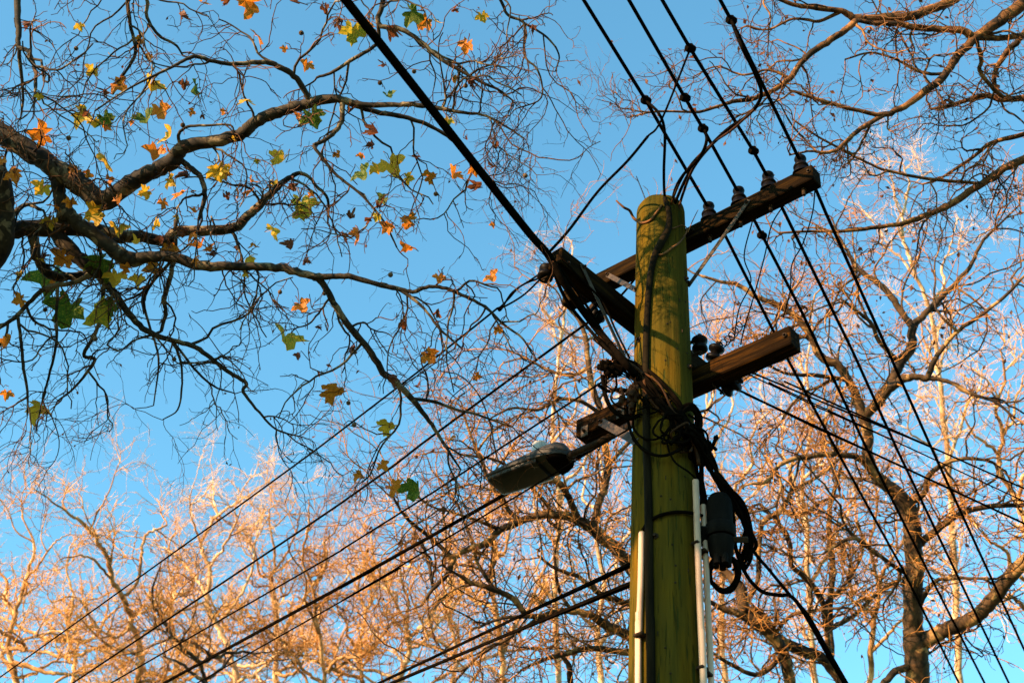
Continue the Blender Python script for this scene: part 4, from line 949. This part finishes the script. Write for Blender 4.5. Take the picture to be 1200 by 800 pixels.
T.limb([(1062, 594, 9), (1068, 589, 8), (1084, 577, 7), (1087, 560, 7), (1100, 547, 6), (1121, 538, 5), (1150, 538, 4), (1167, 545, 3.5), (1165, 562, 3), (1131, 581, 2)], dd=-.3)
T.limb([(1019, 547, 10), (1010, 538, 9), (1002, 535, 8), (982, 532, 7), (959, 533, 7), (928, 538, 6), (911, 547, 5), (898, 564, 5), (878, 567, 3)], dd=-.5)
T.limb([(1073, 720, 7), (1080, 705, 6), (1094, 682, 5), (1117, 677, 4), (1168, 678, 3)], dd=-.3)
T.limb([(1064, 672, 6), (1060, 670, 5), (1036, 655, 5), (1016, 641, 5), (999, 630, 5), (976, 641, 4), (962, 650, 2)], dd=-.4)
T.limb([(1066, 780, 9), (1055, 784, 9), (1040, 795, 8), (1025, 812, 7)], dd=-.3)
T.limb([(1055, 425, 6), (1030, 400, 5), (1022, 380, 5), (1005, 365, 4), (985, 350, 3)], dd=-.2)
T.limb([(994, 446, 6), (960, 440, 5), (925, 438, 4), (900, 428, 3)], dd=-.3)
T.limb([(950, 393, 5), (920, 400, 4), (895, 392, 3), (870, 398, 2)], dd=.4)
T.limb([(1087, 442, 6), (1115, 448, 5), (1140, 462, 4.5), (1165, 470, 3.5), (1190, 490, 2.5)], dd=-.3)
T.build(4.0, (.5, 1.6), (.22, .75), (.1, .34), wig=.24, bias=(0, 0, .0), curl=.06, n2=7, n3=3, r1=3.2, r2=1.9, r3=1.25, big=110)
T.finish(); T.dry(500, (.03, .07), LM['b'])

# ---- tree behind, lower right of pole
T = Tree('tangled plane tree directly right of the pole foot with orange lit limbs', depth=16, bark=m_bark_mid, twig=m_tw_mid)
T.base((926, 835), 16, 16)
T.limb([(926, 835, 16), (925, 797, 15), (918, 766, 15), (905, 746, 14), (881, 726, 15), (868, 719, 11), (845, 712, 7), (830, 704, 5), (800, 700, 3)], dd=-.3)
T.limb([(872, 718, 14), (871, 712, 14), (868, 689, 13), (856, 675, 11), (844, 665, 10), (830, 655, 8), (800, 640, 6)], dd=.4)
T.limb([(1010, 835, 13), (982, 793, 12), (962, 770, 12), (935, 760, 14), (911, 746, 11), (895, 722, 10), (880, 712, 8)], d0=16.4, dd=.0, snap=False)
T.limb([(871, 712, 7), (888, 679, 6), (889, 641, 6), (895, 611, 7), (915, 598, 7), (928, 574, 6), (926, 550, 4), (940, 520, 3)], dd=.3)
T.limb([(974, 780, 8), (969, 739, 7), (965, 709, 7), (949, 682, 7), (928, 662, 6), (925, 635, 6), (911, 611, 5), (890, 590, 4)], dd=-.3)
T.limb([(969, 741, 6), (985, 730, 6), (1003, 719, 5), (1023, 699, 5), (1043, 685, 5), (1060, 676, 3)], dd=.3)
T.limb([(974, 782, 8), (974, 763, 8), (972, 719, 8), (976, 665, 7), (972, 631, 7), (972, 597, 6), (979, 570, 5), (985, 540, 3), (975, 500, 2)], dd=.6)
T.limb([(918, 766, 7), (890, 790, 6), (860, 780, 5), (835, 765, 4), (815, 755, 3)], dd=-.3)
T.limb([(928, 574, 5), (955, 560, 4), (975, 545, 4), (1000, 520, 3), (1010, 500, 2)], dd=.3)
T.limb([(915, 598, 5), (940, 602, 5), (962, 588, 4), (985, 580, 3)], dd=-.3)
T.limb([(905, 746, 5), (925, 722, 5), (955, 715, 4), (990, 712, 3), (1005, 716, 2)], dd=-.4)
T.limb([(965, 709, 5), (985, 690, 4), (1000, 670, 4), (1012, 640, 3), (1005, 610, 2)], dd=.4)
T.build(4.8, (.5, 1.6), (.25, .8), (.1, .36), wig=.26, curl=.07, bias=(0, 0, .01), n2=7, n3=3, r1=3.2, r2=1.8, r3=1.2, big=100)
T.finish(); T.dry(300, (.03, .07), LM['b'])

# ---- centre tree behind the pole, limbs to the left
T = Tree('plane tree behind the pole spreading arched limbs to the left', depth=13, bark=m_bark_mid, twig=m_tw_mid)
T.base((790, 835), 30, 13.3)
T.limb([(790, 835, 30), (785, 770, 24), (772, 715, 19), (755, 688, 17), (737, 662, 15), (724, 645, 15), (704, 628, 15), (687, 614, 14), (670, 606, 11), (650, 603, 10), (629, 604, 9), (609, 611, 9), (586, 621, 8), (569, 636, 8), (545, 645, 7), (532, 655, 7), (525, 672, 6), (508, 689, 5), (494, 709, 3)], dd=-.5)
T.limb([(694, 617, 11), (698, 606, 10), (702, 588, 9), (709, 569, 9), (712, 545, 9), (711, 530, 9), (707, 512, 9), (705, 485, 8), (695, 458, 8), (690, 431, 7), (687, 400, 6), (681, 380, 5), (668, 360, 3), (655, 335, 2)], dd=.7)
T.limb([(678, 608, 9), (673, 598, 9), (666, 581, 8), (656, 566, 8), (645, 563, 7), (633, 565, 7), (625, 567, 6)], dd=-.2)
T.limb([(775, 770, 13), (741, 746, 12), (710, 732, 11), (690, 719, 9), (670, 716, 8), (650, 716, 7), (633, 721, 6), (589, 724, 4), (560, 735, 3)], dd=-.5)
T.limb([(783, 790, 11), (755, 768, 10), (724, 763, 8), (694, 759, 7), (663, 766, 6), (636, 773, 4), (610, 785, 3)], dd=-.4)
T.limb([(650, 716, 6), (633, 722, 6), (616, 719, 7), (602, 702, 7), (579, 690, 7), (555, 683, 6), (535, 672, 4)], dd=-.2)
T.limb([(765, 720, 9), (741, 709, 8), (722, 703, 7), (704, 695, 7), (690, 685, 6), (677, 675, 5), (650, 665, 4), (630, 650, 2.5)], dd=-.3)
T.limb([(775, 835, 9), (720, 825, 8), (672, 805, 8), (667, 780, 7), (655, 765, 4)], dd=.3)
T.limb([(532, 655, 5), (505, 630, 5), (480, 610, 4), (465, 590, 3), (455, 565, 2)], dd=-.3)
T.limb([(508, 689, 4), (500, 650, 4), (485, 620, 3), (475, 600, 2)], dd=.3)
T.limb([(705, 485, 5), (680, 470, 5), (655, 468, 4), (630, 480, 3.5), (600, 478, 3), (575, 490, 2)], dd=-.4)
T.limb([(690, 431, 5), (668, 440, 4), (640, 432, 3), (615, 420, 2.5), (590, 425, 2)], dd=.3)
T.limb([(712, 545, 5), (735, 520, 5), (760, 500, 4), (790, 490, 4), (830, 480, 3)], dd=.5)
T.limb([(609, 611, 5), (590, 590, 5), (572, 560, 4), (560, 530, 4), (548, 500, 3), (540, 470, 2)], dd=.3)
T.limb([(650, 603, 5), (632, 580, 4), (610, 560, 4), (585, 540, 3.5), (560, 535, 3), (530, 530, 2)], dd=-.3)
T.limb([(670, 716, 5), (655, 690, 4), (650, 650, 3.5), (655, 620, 3), (640, 590, 2)], dd=.4)
T.limb([(586, 621, 5), (560, 610, 4), (530, 600, 3), (500, 590, 2.5), (470, 560, 1.8)], dd=-.4)
T.limb([(579, 690, 5), (560, 660, 4), (548, 620, 3), (530, 580, 2.5), (505, 550, 2)], dd=.4)
T.limb([(633, 721, 5), (600, 745, 4), (565, 765, 4), (540, 790, 3), (520, 815, 2)], dd=-.2)
T.build(5.2, (.45, 1.5), (.2, .75), (.1, .34), wig=.24, curl=.07, bias=(0, 0, .0), n2=7, n3=3, r1=3.0, r2=1.8, r3=1.2, big=120)
T.finish(); T.dry(320, (.03, .07), LM['b'])

# ---- far sunlit trees
def far_tree(label, limbs, d, bark, twig, name='plane_tree', basew=12, auto=None, seed=0, **kw):
    global rng
    rng = np.random.default_rng(seed + 100); rs = random.Random(seed)
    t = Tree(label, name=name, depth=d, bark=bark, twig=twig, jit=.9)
    x0 = limbs[0][0][0]; t.base((x0, 835), basew, d)
    limbs[0] = [(x0, 835, basew)] + list(limbs[0])
    for L_ in limbs: t.limb(L_, dd=rs.uniform(-1.2, 1.2), wscale=.78)
    if auto:
        for (xa, ya), (xb, yb), w_ in auto:
            n_ = 5; pts = []
            for j in range(n_ + 1):
                u = j / n_; pts.append((xa + (xb - xa) * u + rs.uniform(-9, 9) * (0 < j), ya + (yb - ya) * u ** .9 + rs.uniform(-6, 6) * (0 < j), w_ * (1 - u * .7)))
            t.limb(pts, dd=rs.uniform(-1.5, 1.5))
    for j in range(4 if seed < 8 or seed > 20 else 0):          # low side limbs that fill the crown's foot
        sgn = -1 if j % 2 else 1; ys = rs.uniform(745, 825); L_ = rs.uniform(45, 100)
        t.limb([(x0, ys, 4.5), (x0 + sgn * L_ * .3, ys - rs.uniform(0, 14), 4), (x0 + sgn * L_ * .65, ys - rs.uniform(8, 36), 3), (x0 + sgn * L_, ys - rs.uniform(10, 75), 1.8)], dd=rs.uniform(-1.5, 1.5))
    a = dict(dens=1.6, l1=(.5, 1.4), l2=(.3, .9), l3=(.15, .45), wig=.2, curl=.05, bias=(0, 0, .03), n2=8, n3=4, r1=2.8, r2=1.6, r3=1.15, big=40, up1=(0, 0, .2))
    a.update(kw); t.build(**a); t.finish(); return t
A1 = far_tree('far sunlit tree in the bottom left with a curved cream trunk', [
    [(162, 800, 11), (165, 766, 10), (155, 732, 9), (145, 702, 9), (132, 679, 8), (125, 651, 7), (115, 636, 6.5), (105, 621, 6), (91, 608, 5), (67, 591, 3), (37, 570, 2)],
    [(149, 702, 6), (158, 685, 5.5), (165, 665, 5), (167, 635, 4.5), (178, 622, 4), (195, 616, 3)],
    [(162, 755, 5), (182, 732, 5), (210, 717, 4), (240, 705, 3)],
    [(132, 679, 4), (115, 660, 4), (95, 650, 3), (70, 655, 2)],
    [(155, 732, 5), (140, 745, 4), (115, 735, 4), (90, 700, 3), (60, 705, 2)],
    [(105, 621, 3), (115, 600, 3), (128, 575, 2), (138, 545, 1.5)]], 26, m_bark_far, m_tw_far, seed=1)
far_tree('far pale tree in the bottom left beside the curved one', [
    [(277, 800, 11), (270, 766, 10), (256, 732, 9), (245, 715, 9), (243, 702, 8), (246, 665, 7), (238, 648, 6), (236, 635, 5), (245, 618, 5), (256, 604, 4.5), (272, 592, 4), (290, 581, 3), (314, 564, 2)],
    [(243, 702, 6), (235, 685, 5), (222, 668, 4.5), (209, 655, 4), (192, 640, 3)],
    [(246, 665, 4), (262, 640, 4), (275, 615, 3), (285, 590, 2)],
    [(236, 635, 4), (225, 610, 3), (222, 585, 2), (228, 565, 1.5)],
    [(256, 604, 3), (250, 580, 2.5), (250, 560, 1.5)],
    [(256, 732, 5), (280, 700, 4), (295, 670, 4), (300, 635, 3), (315, 605, 2)]], 29, m_bark_pale, m_tw_pale, seed=2)
far_tree('far dark stemmed tree leaning between the two pale trees', [
    [(240, 800, 6), (233, 776, 6), (209, 753, 5), (195, 735, 4.5), (186, 719, 4.5), (179, 706, 4), (182, 679, 3.5), (190, 655, 2)],
    [(209, 753, 4), (225, 730, 3), (232, 700, 2)]], 24, m_bark_mid, m_tw_mid, basew=8, seed=3, dens=1.6, l1=(.8, 2.0))
far_tree('far slender upright tree left of the street lamp', [
    [(381, 800, 7), (371, 732, 6), (366, 685, 5), (354, 655, 4), (361, 614, 3), (362, 585, 2)]], 27, m_bark_far, m_tw_mid, basew=8, seed=4,
    auto=[((371, 740), (340, 630), 4), ((366, 690), (395, 600), 4), ((372, 735), (420, 640), 4)])
far_tree('far orange tree second from the left edge foot', [
    [(324, 800, 8), (324, 732, 7), (318, 690, 5), (322, 650, 4), (315, 610, 3), (318, 590, 2)]], 31, m_bark_far, m_tw_far, basew=9, seed=5,
    auto=[((324, 740), (290, 620), 5), ((320, 700), (350, 600), 4), ((324, 760), (370, 660), 5), ((322, 770), (270, 680), 4)])
far_tree('far tree at the left edge with low spreading limbs', [
    [(20, 800, 10), (10, 760, 8), (18, 720, 7), (30, 680, 5), (40, 640, 4), (25, 605, 2)]], 25, m_bark_far, m_tw_far, basew=12, seed=6,
    auto=[((12, 780), (100, 797), 7), ((18, 720), (-20, 640), 5), ((30, 690), (75, 620), 4), ((12, 760), (70, 740), 5), ((20, 790), (-10, 740), 6)])
far_tree('far pale forked tree left of the centre bottom', [
    [(467, 800, 11), (473, 780, 10), (479, 763, 9), (478, 745, 8), (476, 732, 7), (466, 710, 5), (455, 690, 4), (440, 660, 3), (435, 630, 2)],
    [(478, 750, 7), (490, 738, 6), (501, 726, 6), (515, 700, 4), (530, 680, 3), (535, 650, 2)]], 28, m_bark_pale, m_tw_far, basew=12, seed=7,
    auto=[((476, 735), (480, 600), 4), ((466, 710), (410, 640), 4), ((501, 726), (560, 640), 4), ((470, 780), (420, 720), 4)])
far_tree('far orange tree behind the service lines at centre', [
    [(590, 800, 9), (585, 740, 8), (575, 680, 7), (580, 640, 6), (570, 600, 4), (575, 570, 3), (568, 545, 2)]], 30, m_bark_far, m_tw_far, basew=11, seed=8,
    auto=[((585, 740), (520, 640), 6), ((575, 690), (620, 580), 5), ((586, 760), (660, 640), 6)])
far_tree('far pale tall tree showing above the dark left arm', [
    [(655, 800, 10), (650, 700, 9), (655, 600, 8), (648, 500, 6), (655, 420, 4.5), (662, 370, 4), (668, 330, 3), (671, 290, 2)]], 33, m_bark_pale, m_tw_pale, basew=12, seed=9, dens=1.1, l1=(.6, 1.5),
    auto=[((655, 420), (630, 310), 3), ((655, 600), (720, 470), 5), ((652, 640), (600, 540), 4), ((650, 520), (720, 400), 3)])
far_tree('far tree seen right against the pole with pale twigs', [
    [(850, 800, 10), (845, 700, 9), (855, 600, 7), (835, 540, 6), (817, 502, 5), (831, 477, 4), (838, 440, 3), (845, 400, 2)]], 27, m_bark_pale, m_tw_far, basew=12, seed=10, dens=1.1,
    auto=[((855, 600), (905, 470), 5), ((835, 545), (870, 430), 4), ((850, 640), (900, 540), 4), ((831, 480), (815, 380), 3), ((850, 660), (790, 560), 4)])
far_tree('far pale tree filling the gap right of the pole', [
    [(955, 800, 10), (948, 700, 9), (945, 620, 8), (940, 560, 6), (950, 500, 5), (945, 440, 3.5), (952, 380, 2)]], 31, m_bark_pale, m_tw_pale, basew=12, seed=11, dens=1.1,
    auto=[((945, 620), (900, 480), 5), ((940, 565), (1000, 440), 4), ((948, 680), (1020, 560), 5), ((950, 500), (920, 380), 3), ((950, 510), (985, 400), 3)])
far_tree('far tall cream tree rising highest at the right', [
    [(1125, 800, 11), (1120, 700, 10), (1112, 560, 9), (1102, 450, 7), (1089, 362, 6), (1076, 330, 5.5), (1067, 305, 5.5), (1060, 284, 5), (1057, 260, 4.5), (1062, 235, 3.5), (1065, 215, 3), (1058, 190, 2)]], 30, m_bark_pale, m_tw_pale, basew=12, seed=12, dens=1.1, l1=(.6, 1.6),
    auto=[((1062, 290), (1045, 220), 3), ((1062, 235), (1090, 200), 2.5), ((1089, 362), (1130, 260), 4), ((1102, 450), (1060, 350), 4), ((1060, 260), (1030, 170), 2.5), ((1112, 560), (1160, 430), 5), ((1115, 600), (1060, 480), 5), ((1076, 330), (990, 230), 3), ((985, 560), (1000, 250), 3)][:8])
far_tree('far orange tree at the right edge with knotted limbs', [
    [(1215, 800, 14), (1212, 700, 13), (1203, 620, 11), (1192, 590, 9), (1185, 575, 8), (1171, 550, 7), (1175, 510, 6), (1168, 480, 5), (1178, 440, 4), (1172, 410, 2)]], 24, m_bark_far, m_tw_far, basew=16, seed=13, dens=1.1,
    auto=[((1171, 550), (1130, 480), 5), ((1203, 620), (1210, 470), 6), ((1175, 510), (1215, 420), 4), ((1208, 680), (1140, 610), 6), ((1212, 720), (1150, 680), 6), ((1168, 480), (1140, 420), 3)])
far_tree('far tree low down between the two right trunks', [
    [(1020, 800, 9), (1022, 740, 8), (1030, 690, 6), (1020, 640, 5), (1028, 590, 4), (1020, 550, 2)]], 28, m_bark_far, m_tw_far, basew=11, seed=14, dens=1.1,
    auto=[((1022, 740), (975, 650), 5), ((1030, 690), (1075, 600), 5), ((1022, 760), (1100, 690), 5), ((1020, 640), (990, 570), 3)])
far_tree('far pale tree low down behind the centre tree', [
    [(705, 800, 10), (700, 740, 8), (708, 680, 7), (698, 620, 6), (706, 560, 4), (700, 510, 2)]], 26, m_bark_pale, m_tw_far, basew=11, seed=15, dens=1.1,
    auto=[((700, 740), (650, 640), 5), ((708, 680), (745, 590), 5), ((698, 620), (665, 530), 4), ((704, 760), (750, 690), 5)])
far_tree('far thicket tree between the left pale tree and the slender one', [
    [(205, 800, 7), (208, 760, 6), (200, 720, 5), (205, 690, 4), (196, 660, 3), (200, 630, 2)]], 33, m_bark_far, m_tw_far, basew=8, seed=21,
    auto=[((208, 760), (170, 690), 4), ((200, 720), (235, 650), 4), ((206, 780), (250, 730), 4)])
far_tree('far thicket tree left of the curved cream trunk', [
    [(85, 800, 7), (88, 770, 6), (80, 740, 5), (86, 700, 4), (78, 670, 3), (82, 640, 2)]], 32, m_bark_far, m_tw_far, basew=8, seed=22,
    auto=[((88, 770), (50, 710), 4), ((80, 740), (120, 690), 4), ((86, 790), (130, 770), 4)])
far_tree('far thicket tree right of the slender upright one', [
    [(425, 800, 7), (420, 760, 6), (428, 720, 5), (420, 690, 4), (426, 660, 3), (420, 630, 2)]], 33, m_bark_far, m_tw_far, basew=8, seed=23,
    auto=[((420, 760), (390, 690), 4), ((428, 720), (455, 650), 4), ((422, 780), (465, 730), 4)])
far_tree('far thicket tree under the two cables left of the pole', [
    [(530, 800, 7), (535, 760, 6), (525, 720, 5), (532, 690, 4), (526, 650, 3), (530, 620, 2)]], 32, m_bark_pale, m_tw_far, basew=8, seed=24,
    auto=[((535, 760), (500, 680), 4), ((525, 720), (565, 640), 4), ((532, 780), (590, 730), 4)])
print('objects', len(bpy.data.objects), 'tris', sum(len(me.polygons) for me in bpy.data.meshes) * 2)
